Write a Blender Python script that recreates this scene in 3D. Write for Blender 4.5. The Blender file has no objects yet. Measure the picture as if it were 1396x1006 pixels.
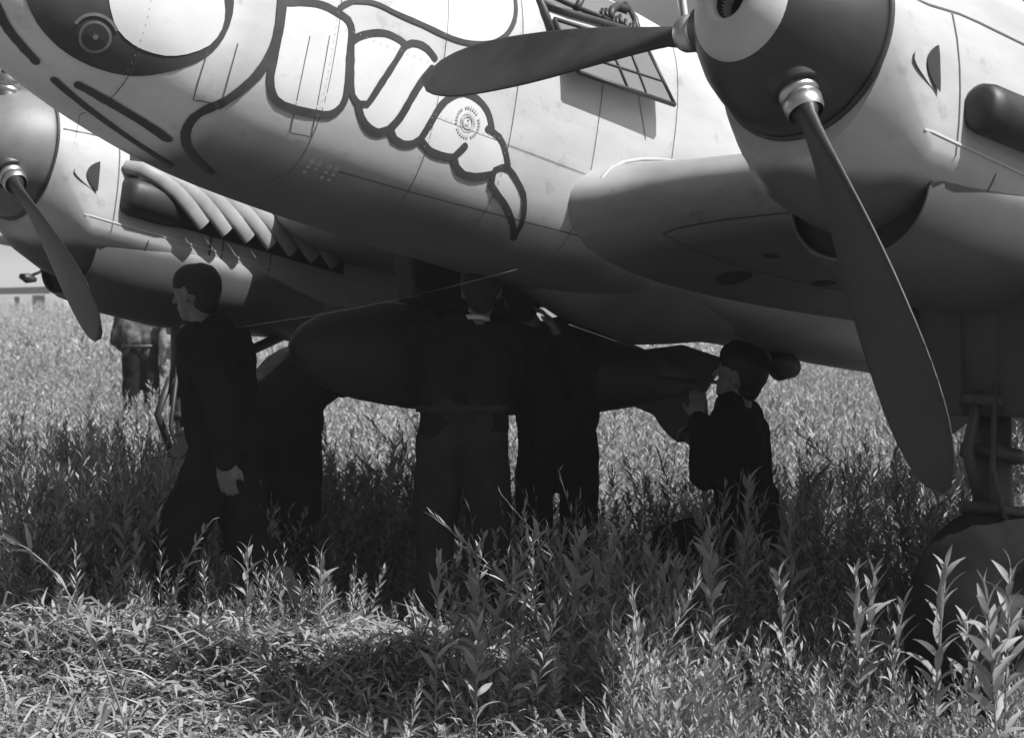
import bpy, bmesh, math, random
import numpy as np
from mathutils import Vector, Matrix, noise
from mathutils.bvhtree import BVHTree
random.seed(7); rng=np.random.default_rng(11)
scene=bpy.context.scene; COL=scene.collection
R_=math.radians
# ------------------------------------------------------------------ camera
cam=bpy.data.cameras.new('camera'); camo=bpy.data.objects.new('camera',cam); COL.objects.link(camo)
camo.location=(0,0,1.66); camo.rotation_euler=(math.pi/2-0.0421,0,0)
cam.lens=66.1; cam.sensor_width=36; cam.clip_start=.1; cam.clip_end=6000
cam.dof.use_dof=True; cam.dof.focus_distance=7.3; cam.dof.aperture_fstop=6.3
scene.camera=camo
# ------------------------------------------------------------------ light
SUN_EL=R_(55); SUN_H=Vector((.91,-.415))          # horizontal direction towards the sun
SUN_AZ=math.atan2(SUN_H.x,SUN_H.y)               # clockwise from +Y
world=bpy.data.worlds.new('World'); scene.world=world; world.use_nodes=True
wn=world.node_tree; wn.nodes.clear()
sky=wn.nodes.new('ShaderNodeTexSky'); sky.sky_type='NISHITA'; sky.sun_disc=False
sky.sun_elevation=SUN_EL; sky.sun_rotation=SUN_AZ; sky.dust_density=7; sky.air_density=1.
bw=wn.nodes.new('ShaderNodeRGBToBW'); bg=wn.nodes.new('ShaderNodeBackground'); wo=wn.nodes.new('ShaderNodeOutputWorld')
bg.inputs[1].default_value=.05
wn.links.new(sky.outputs[0],bw.inputs[0]); wn.links.new(bw.outputs[0],bg.inputs[0]); wn.links.new(bg.outputs[0],wo.inputs[0])
sl=bpy.data.lights.new('sun','SUN'); sl.energy=5.0; sl.angle=R_(.55); sl.color=(1,1,1)
so=bpy.data.objects.new('sun',sl); COL.objects.link(so); so.location=(10,-12,25)
sd=Vector((SUN_H.x*math.cos(SUN_EL),SUN_H.y*math.cos(SUN_EL),math.sin(SUN_EL)))
so.rotation_euler=sd.to_track_quat('Z','Y').to_euler()
vs=scene.view_settings; vs.view_transform='Standard'; vs.look='None'; vs.gamma=1; vs.use_curve_mapping=False; vs.exposure=.46
# ------------------------------------------------------------------ materials (black and white film: every colour is a grey)
def mat(name,g,rough=.6,var=.0,scale=4.,spec=.5,bump=0.,bscale=30.,metal=0.,dirt=0.,dscale=(1,1,1)):
    m=bpy.data.materials.new(name); m.use_nodes=True; nt=m.node_tree; b=nt.nodes['Principled BSDF']
    b.inputs['Roughness'].default_value=rough; b.inputs['Metallic'].default_value=metal; b.inputs['Specular IOR Level'].default_value=spec
    tc=nt.nodes.new('ShaderNodeTexCoord')
    if var or dirt:
        n=nt.nodes.new('ShaderNodeTexNoise'); n.inputs['Scale'].default_value=scale; n.inputs['Detail'].default_value=7; n.inputs['Roughness'].default_value=.62
        mp=nt.nodes.new('ShaderNodeMapping'); mp.inputs['Scale'].default_value=dscale
        nt.links.new(tc.outputs['Object'],mp.inputs[0]); nt.links.new(mp.outputs[0],n.inputs['Vector'])
        cr=nt.nodes.new('ShaderNodeMapRange'); cr.inputs[1].default_value=.3; cr.inputs[2].default_value=.7
        cr.inputs[3].default_value=g*(1-var); cr.inputs[4].default_value=g*(1+var)
        nt.links.new(n.outputs[0],cr.inputs[0]); out=cr.outputs[0]
        if dirt:
            n2=nt.nodes.new('ShaderNodeTexNoise'); n2.inputs['Scale'].default_value=scale*4; n2.inputs['Detail'].default_value=9; n2.inputs['Roughness'].default_value=.7
            nt.links.new(tc.outputs['Object'],n2.inputs['Vector'])
            c2=nt.nodes.new('ShaderNodeMapRange'); c2.inputs[1].default_value=.58; c2.inputs[2].default_value=.78; c2.inputs[3].default_value=1; c2.inputs[4].default_value=1-dirt
            nt.links.new(n2.outputs[0],c2.inputs[0])
            mu=nt.nodes.new('ShaderNodeMath'); mu.operation='MULTIPLY'; nt.links.new(out,mu.inputs[0]); nt.links.new(c2.outputs[0],mu.inputs[1]); out=mu.outputs[0]
            r2=nt.nodes.new('ShaderNodeMapRange'); r2.inputs[3].default_value=rough*.8; r2.inputs[4].default_value=min(1,rough*1.35)
            nt.links.new(n.outputs[0],r2.inputs[0]); nt.links.new(r2.outputs[0],b.inputs['Roughness'])
        nt.links.new(out,b.inputs['Base Color'])
    else: b.inputs['Base Color'].default_value=(g,g,g,1)
    if bump:
        n3=nt.nodes.new('ShaderNodeTexNoise'); n3.inputs['Scale'].default_value=bscale; n3.inputs['Detail'].default_value=5
        bp=nt.nodes.new('ShaderNodeBump'); bp.inputs['Strength'].default_value=bump; bp.inputs['Distance'].default_value=.02
        nt.links.new(tc.outputs['Object'],n3.inputs['Vector']); nt.links.new(n3.outputs[0],bp.inputs['Height']); nt.links.new(bp.outputs[0],b.inputs['Normal'])
    return m
M={}
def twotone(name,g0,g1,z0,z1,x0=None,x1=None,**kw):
    """pale paint with a darker tone blended in softly below a line (object space)"""
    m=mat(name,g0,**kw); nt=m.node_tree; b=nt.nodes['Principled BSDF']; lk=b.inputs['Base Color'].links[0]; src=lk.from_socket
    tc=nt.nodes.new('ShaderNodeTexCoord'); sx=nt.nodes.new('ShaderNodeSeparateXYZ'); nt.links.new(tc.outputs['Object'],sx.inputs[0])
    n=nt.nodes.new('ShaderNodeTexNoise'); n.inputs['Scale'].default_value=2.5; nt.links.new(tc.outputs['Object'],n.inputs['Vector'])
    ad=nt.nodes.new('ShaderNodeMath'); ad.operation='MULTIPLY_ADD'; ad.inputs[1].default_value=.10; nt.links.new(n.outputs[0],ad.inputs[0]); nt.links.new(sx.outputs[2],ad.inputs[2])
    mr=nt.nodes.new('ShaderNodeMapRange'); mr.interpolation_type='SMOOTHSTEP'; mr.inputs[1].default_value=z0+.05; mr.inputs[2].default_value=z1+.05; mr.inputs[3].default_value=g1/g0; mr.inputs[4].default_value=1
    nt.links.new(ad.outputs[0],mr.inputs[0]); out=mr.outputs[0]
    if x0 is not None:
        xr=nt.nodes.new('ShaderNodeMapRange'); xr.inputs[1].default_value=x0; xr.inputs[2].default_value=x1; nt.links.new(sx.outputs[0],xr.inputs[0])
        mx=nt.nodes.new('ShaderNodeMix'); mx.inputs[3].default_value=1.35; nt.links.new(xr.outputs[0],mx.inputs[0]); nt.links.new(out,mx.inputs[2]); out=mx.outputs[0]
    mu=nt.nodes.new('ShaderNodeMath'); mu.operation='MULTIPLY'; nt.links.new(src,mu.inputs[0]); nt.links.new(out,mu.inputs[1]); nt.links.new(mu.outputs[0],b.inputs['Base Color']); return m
M['skin']=mat('aircraft_grey_paint',.42,.5,.2,1.6,.5,.10,2.2,dirt=.22)
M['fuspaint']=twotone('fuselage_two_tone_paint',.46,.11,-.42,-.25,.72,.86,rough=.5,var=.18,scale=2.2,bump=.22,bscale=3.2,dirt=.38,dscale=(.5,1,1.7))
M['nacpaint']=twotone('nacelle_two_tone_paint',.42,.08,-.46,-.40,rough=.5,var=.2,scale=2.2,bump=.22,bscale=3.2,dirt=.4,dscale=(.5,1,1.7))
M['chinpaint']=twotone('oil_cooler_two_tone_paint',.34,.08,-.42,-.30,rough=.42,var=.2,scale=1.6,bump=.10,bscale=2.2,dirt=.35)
M['wingpaint']=mat('wing_weathered_paint',.31,.5,.3,2.2,.5,.12,3,dirt=.4,dscale=(1,.35,1))
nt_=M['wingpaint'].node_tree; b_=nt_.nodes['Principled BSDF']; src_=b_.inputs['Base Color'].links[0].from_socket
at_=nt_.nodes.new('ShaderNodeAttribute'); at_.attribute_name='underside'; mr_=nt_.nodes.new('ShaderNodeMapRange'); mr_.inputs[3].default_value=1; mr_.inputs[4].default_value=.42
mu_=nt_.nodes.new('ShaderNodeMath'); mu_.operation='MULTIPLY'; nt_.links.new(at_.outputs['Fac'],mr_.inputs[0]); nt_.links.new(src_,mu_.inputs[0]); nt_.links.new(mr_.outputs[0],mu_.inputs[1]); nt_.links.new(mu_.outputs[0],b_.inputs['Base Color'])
M['fairing']=mat('belly_fairing_paint',.15,.5,.3,2.,.5,.1,3,dirt=.3)
M['under']=mat('aircraft_dark_underside_paint',.14,.45,.16,1.6,.5,.10,2.6,dirt=.25)
M['white']=mat('white_marking_paint',.62,.55,.08,4,.4,dirt=.22)
M['black']=mat('black_marking_paint',.05,.45,.25,6,.4,dirt=.1)
M['line']=mat('seam_dark',.09,.7)
M['rivet']=mat('rivet_heads',.34,.5)
M['ring']=mat('gun_port_ring_paint',.17,.6,.3,30)
M['stencil']=mat('stencil_grey',.40,.6,.3,40)
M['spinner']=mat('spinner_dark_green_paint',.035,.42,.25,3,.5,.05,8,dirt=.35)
M['spinnerpale']=mat('spinner_paler_paint',.17,.45,.3,3,.5,.05,8,dirt=.35)  # paler than the port spinner's paint
M['blade']=mat('blade_black_green_paint',.032,.45,.4,5,.45,.08,14,dirt=.45)
M['metal']=mat('bare_metal',.55,.32,.2,9,.5,metal=.9,dirt=.3)
M['exhaust']=mat('exhaust_metal',.26,.5,.3,6,.5,dirt=.45)
M['dampmetal']=mat('flame_damper_soot',.025,.5,.4,8,.5,dirt=.4)
M['dark']=mat('dark_interior',.02,.8)
M['gear']=mat('gear_grey_paint',.03,.5,.2,6,.5,dirt=.4)
M['gearlit']=mat('gear_lit_paint',.34,.5,.2,6,.5,dirt=.4)  # paler copy of the gear paint, light painted onto the starboard leg fairing
M['hubpaint']=mat('wheel_hub_paint',.03,.6,.2,6,.3,dirt=.4)
M['rubber']=mat('tyre_rubber',.012,.9,.75,3.5,.08,.08,60,dirt=.3)
M['bomb']=mat('bomb_paint',.02,.6,.2,5,.4,.05,12,dirt=.3)
M['cloth']=mat('dark_overall_cloth',.016,.95,.3,5,.05,.15,25)
M['jacket']=mat('dark_jacket_cloth',.014,.9,.3,5,.08,.15,25)
M['trouser']=mat('trouser_cloth',.032,.95,.25,5,.05,.15,25)
M['shirt']=mat('patterned_shirt_cloth',.08,.9,.75,16,.1,.4,60)
M['paleshirt']=mat('pale_shirt_cloth',.30,.9,.3,10,.1,.3,40)
M['pskin']=mat('person_skin',.16,.55,.15,12,.4)
M['hair']=mat('hair_dark',.018,.65,.4,50,.3,.2,90)
M['boot']=mat('boot_leather',.03,.5)
M['collar']=mat('collar_white_cloth',.6,.9)
M['hill']=mat('far_hill',.16,.95,.2,.01)
M['shed']=mat('shed_roof_tar',.02,.8,.2,.5); M['shedwall']=mat('shed_wall_pale',.5,.8,.1,.5)
M['cable']=mat('steel_cable',.03,.5)
M['glass']=mat('canopy_glass',.08,.08,spec=.8)
def leafmat(name,lo,hi,tr=.3,rough=.55):
    m=bpy.data.materials.new(name); m.use_nodes=True; nt=m.node_tree; nt.nodes.clear()
    at=nt.nodes.new('ShaderNodeAttribute'); at.attribute_name='tone'
    mr=nt.nodes.new('ShaderNodeMapRange'); mr.inputs[3].default_value=lo; mr.inputs[4].default_value=hi
    b=nt.nodes.new('ShaderNodeBsdfPrincipled'); b.inputs['Roughness'].default_value=rough; b.inputs['Specular IOR Level'].default_value=.35
    t=nt.nodes.new('ShaderNodeBsdfTranslucent'); mx=nt.nodes.new('ShaderNodeMixShader'); mx.inputs[0].default_value=tr
    o=nt.nodes.new('ShaderNodeOutputMaterial')
    nt.links.new(at.outputs['Fac'],mr.inputs[0]); nt.links.new(mr.outputs[0],b.inputs['Base Color']); nt.links.new(mr.outputs[0],t.inputs['Color'])
    nt.links.new(b.outputs[0],mx.inputs[1]); nt.links.new(t.outputs[0],mx.inputs[2]); nt.links.new(mx.outputs[0],o.inputs[0])
    return m
M['weed']=leafmat('weed_leaf',.018,.42,.22); M['hay']=leafmat('dry_grass',.06,.50,.25,.8)
# ground: bare earth and short growth, mottled
def groundmat():
    m=bpy.data.materials.new('meadow_ground'); m.use_nodes=True; nt=m.node_tree; b=nt.nodes['Principled BSDF']; b.inputs['Roughness'].default_value=.95; b.inputs['Specular IOR Level'].default_value=.1
    tc=nt.nodes.new('ShaderNodeTexCoord')
    def nz(s,d): 
        n=nt.nodes.new('ShaderNodeTexNoise'); n.inputs['Scale'].default_value=s; n.inputs['Detail'].default_value=d; nt.links.new(tc.outputs['Object'],n.inputs['Vector']); return n
    a=nz(9,8); c=nz(.25,6)
    mr=nt.nodes.new('ShaderNodeMapRange'); mr.inputs[1].default_value=.3; mr.inputs[2].default_value=.7; mr.inputs[3].default_value=.07; mr.inputs[4].default_value=.20; nt.links.new(a.outputs[0],mr.inputs[0])
    # distance from the aircraft's trampled spot: far meadow shows its pale seed heads
    sx=nt.nodes.new('ShaderNodeSeparateXYZ'); nt.links.new(tc.outputs['Object'],sx.inputs[0])
    fr=nt.nodes.new('ShaderNodeMapRange'); fr.inputs[1].default_value=25; fr.inputs[2].default_value=110; nt.links.new(sx.outputs[1],fr.inputs[0])
    mc=nt.nodes.new('ShaderNodeMapRange'); mc.inputs[1].default_value=.35; mc.inputs[2].default_value=.65; mc.inputs[3].default_value=.20; mc.inputs[4].default_value=.30; nt.links.new(c.outputs[0],mc.inputs[0])
    mx=nt.nodes.new('ShaderNodeMix'); nt.links.new(fr.outputs[0],mx.inputs[0]); nt.links.new(mr.outputs[0],mx.inputs[2]); nt.links.new(mc.outputs[0],mx.inputs[3])
    nt.links.new(mx.outputs[0],b.inputs['Base Color']); return m
M['ground']=groundmat()
# ------------------------------------------------------------------ helpers
def link(name,me,m=None,parent=None,loc=(0,0,0),smooth=True,kind=None):
    o=bpy.data.objects.new(name,me); COL.objects.link(o)
    if m and not me.materials: me.materials.append(M[m])
    if smooth and len(me.polygons): me.polygons.foreach_set('use_smooth',[True]*len(me.polygons))
    o.parent=parent; o.location=loc
    if kind: o['kind']=kind
    return o
def pm(name,V,F):
    me=bpy.data.meshes.new(name); me.from_pydata([tuple(v) for v in V],[],F); me.update(); return me
def fix(me,dist=0):
    b=bmesh.new(); b.from_mesh(me)
    if dist: bmesh.ops.remove_doubles(b,verts=b.verts,dist=dist)
    bmesh.ops.recalc_face_normals(b,faces=b.faces); b.to_mesh(me); b.free(); return me
def sharp(me,deg=35):
    b=bmesh.new(); b.from_mesh(me)
    for e in b.edges:
        if len(e.link_faces)==2 and e.calc_face_angle(0)>R_(deg): e.smooth=False
    b.to_mesh(me); b.free(); return me
def loft(name,rings,cap0=True,cap1=True,closed=True):
    V=[];F=[];n=len(rings[0])
    for r in rings: V+=r
    for i in range(len(rings)-1):
        for j in range(n if closed else n-1):
            k=(j+1)%n; F.append((i*n+j,i*n+k,(i+1)*n+k,(i+1)*n+j))
    if cap0: F.append(tuple(range(n)))
    if cap1: F.append(tuple(range((len(rings)-1)*n,len(rings)*n))[::-1])
    return fix(pm(name,V,F))
def tube_data(path,rad,seg=10,flat=1.,V=None,F=None,caps=True):
    V=[] if V is None else V; F=[] if F is None else F
    P=[Vector(p) for p in path]; rr=rad if isinstance(rad,(list,tuple)) else [rad]*len(P)
    up=Vector((0,0,1)); b0=len(V); prev=None
    for i,p in enumerate(P):
        t=(P[min(i+1,len(P)-1)]-P[max(i-1,0)]).normalized()
        if prev is None:
            a=up if abs(t.dot(up))<.95 else Vector((1,0,0)); s=t.cross(a).normalized()
        else: s=(prev-t*prev.dot(t)).normalized()
        prev=s; w=t.cross(s)
        for k in range(seg):
            an=2*math.pi*k/seg; V.append(tuple(p+s*math.cos(an)*rr[i]*flat+w*math.sin(an)*rr[i]))
    for i in range(len(P)-1):
        for k in range(seg):
            a=b0+i*seg+k; c=b0+i*seg+(k+1)%seg; F.append((a,c,c+seg,a+seg))
    if caps:
        F.append(tuple(b0+k for k in range(seg))[::-1]); F.append(tuple(b0+(len(P)-1)*seg+k for k in range(seg)))
    return V,F
def tube(name,path,rad,seg=10,flat=1.): return fix(pm(name,*tube_data(path,rad,seg,flat)))
def lathe(name,prof,axis='x',seg=48,cen=(0,0,0)):
    V=[];F=[]
    for (h,r) in prof:
        for k in range(seg):
            a=2*math.pi*k/seg; c,s=r*math.cos(a),r*math.sin(a)
            v={'x':(h,c,s),'y':(c,h,s),'z':(c,s,h)}[axis]; V.append((v[0]+cen[0],v[1]+cen[1],v[2]+cen[2]))
    for i in range(len(prof)-1):
        for k in range(seg): F.append((i*seg+k,i*seg+(k+1)%seg,(i+1)*seg+(k+1)%seg,(i+1)*seg+k))
    return fix(pm(name,V,F),1e-5)
def plate(name,P,thick,nrm=None):
    P=[Vector(p) for p in P]; n=nrm or (P[1]-P[0]).cross(P[2]-P[0]).normalized(); k=len(P); n=Vector(n)
    V=[p for p in P]+[p+n*thick for p in P]
    F=[tuple(range(k))[::-1],tuple(range(k,2*k))]+[(i,(i+1)%k,k+(i+1)%k,k+i) for i in range(k)]
    return fix(pm(name,V,F))
def bevel(o,w=.01,seg=2):
    m=o.modifiers.new('bevel','BEVEL'); m.width=w; m.segments=seg; m.limit_method='ANGLE'; return o
def tag(o,label,cat,group=None):
    o['label']=label; o['category']=cat
    if group: o['group']=group
    return o
def empty(name,loc,rot=None):
    o=bpy.data.objects.new(name,None); COL.objects.link(o); o.location=loc; o.empty_display_size=.2
    if rot is not None: o.rotation_euler=rot
    return o
# ------------------------------------------------------------------ setting
def h_ground(x,y):
    n=noise.noise(Vector((x*.35,y*.35,0)))*.05+noise.noise(Vector((x*1.3,y*1.3,3)))*.025
    return n*(1 if y<60 else .3)
def ground():
    ys=[-60,-30,-12,-4]+[2+.25*i for i in range(52)]+[16,18,21,25,30,38,50,70,100,150,230,350,550,850,1300,1500]
    V=[];F=[];nx=61
    for y in ys:
        w=max(14,abs(y)*1.2+10)
        for i in range(nx):
            u=(i/(nx-1)*2-1); x=w*(.35*u+.65*u**3); V.append((x,y,h_ground(x,y) if y<110 else 0))
    for j in range(len(ys)-1):
        for i in range(nx-1):
            a=j*nx+i; F.append((a,a+1,a+nx+1,a+nx))
    link('ground',fix(pm('ground',V,F)),'ground',kind='structure')
ground()
def hills():
    V=[];F=[];n=80
    for j,(dy,hh) in enumerate(((0,-1),(25,.35),(140,1.),(420,.9),(700,-.1))):
        for i in range(n):
            x=-1500+i*3000/(n-1); h=10+7*noise.noise(Vector((x*.004,1.7,0)))+3*noise.noise(Vector((x*.02,5,0)))
            V.append((x,1450+dy+30*noise.noise(Vector((x*.003,9,0))),h*hh if hh>0 else -1))
    for j in range(4):
        for i in range(n-1):
            a=j*n+i; F.append((a,a+1,a+n+1,a+n))
    link('hills',fix(pm('hills',V,F)),'hill',kind='structure')
hills()
HZ=.0013
def haze():
    m=bpy.data.materials.new('thin_air_haze'); m.use_nodes=True; nt=m.node_tree; nt.nodes.clear()
    o=nt.nodes.new('ShaderNodeOutputMaterial'); v=nt.nodes.new('ShaderNodeVolumePrincipled'); v.inputs['Color'].default_value=(.95,.95,.95,1); v.inputs['Density'].default_value=HZ; v.inputs['Anisotropy'].default_value=0
    nt.links.new(v.outputs[0],o.inputs['Volume'])
    X,Y0,Y1,Z0,Z1=2100,-80,2400,-2.2,32
    V=[(x,y,z) for z in (Z0,Z1) for y in (Y0,Y1) for x in (-X,X)]
    me=pm('haze',V,[(0,2,3,1),(4,5,7,6),(0,1,5,4),(2,6,7,3),(0,4,6,2),(1,3,7,5)]); me.materials.append(m); link('haze',me,None,smooth=False,kind='stuff')
if HZ>0: haze()
# ------------------------------------------------------------------ aircraft
# fuselage stations: x, widest z, top z, bottom z, half width, exponent
SEC=[(1.80,.03,.05,.01,.02,2.),(1.76,.03,.12,-.07,.10,2.),(1.68,.04,.20,-.14,.18,2.05),(1.55,.05,.28,-.21,.26,2.1),(1.3,.06,.39,-.30,.35,2.25),
(1.0,.07,.50,-.375,.42,2.45),(.6,.09,.61,-.44,.465,2.65),(.1,.12,.73,-.468,.49,2.75),(-.5,.15,.86,-.472,.505,2.8),
(-1.1,.17,.94,-.468,.515,2.8),(-2.,.17,.96,-.475,.52,2.75),(-3.2,.15,.94,-.405,.51,2.6),(-4.6,.12,.82,-.27,.46,2.4),
(-6.5,.1,.66,-.18,.36,2.2),(-8.5,.12,.5,.0,.22,2.1),(-9.6,.15,.38,.08,.1,2.),(-9.9,.2,.24,.16,.02,2.)]
def sec(x):
    S=SEC
    if x>=S[0][0]: return S[0][1:]
    if x<=S[-1][0]: return S[-1][1:]
    for i in range(len(S)-1):
        if S[i][0]>=x>=S[i+1][0]: break
    a,b=S[i],S[i+1]; h=a[0]-b[0]; t=(a[0]-x)/h; o=[]
    p=S[i-1] if i>0 else a; n=S[i+2] if i+2<len(S) else b
    for k in range(1,6):
        d=(b[k]-a[k])/h
        m0=d if p is a else .5*(d+(a[k]-p[k])/(p[0]-a[0])); m1=d if n is b else .5*(d+(n[k]-b[k])/(b[0]-n[0]))
        if i==0: m0=2*d if k<5 else d
        t2=t*t;t3=t2*t
        o.append((2*t3-3*t2+1)*a[k]+(t3-2*t2+t)*h*m0+(-2*t3+3*t2)*b[k]+(t3-t2)*h*m1)
    return o
def implicit(x,y,z):
    zm,zt,zb,w,n=sec(x); w=max(w,1e-3)
    h=max((zt-zm) if z>zm else (zm-zb),1e-3)
    return (abs(y)/w)**n+(abs(z-zm)/h)**n-1
def surf_y(x,z):
    zm,zt,zb,w,n=sec(x)
    h=max((zt-zm) if z>zm else (zm-zb),1e-3)
    v=1-(abs(z-zm)/h)**n
    return w*v**(1/n) if v>0 else 0.
def surf_n(x,y,z):
    e=1e-3
    g=[(implicit(x+e,y,z)-implicit(x-e,y,z)),(implicit(x,y+e,z)-implicit(x,y-e,z)),(implicit(x,y,z+e)-implicit(x,y,z-e))]
    l=math.sqrt(sum(c*c for c in g)) or 1
    return [c/l for c in g]

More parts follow.
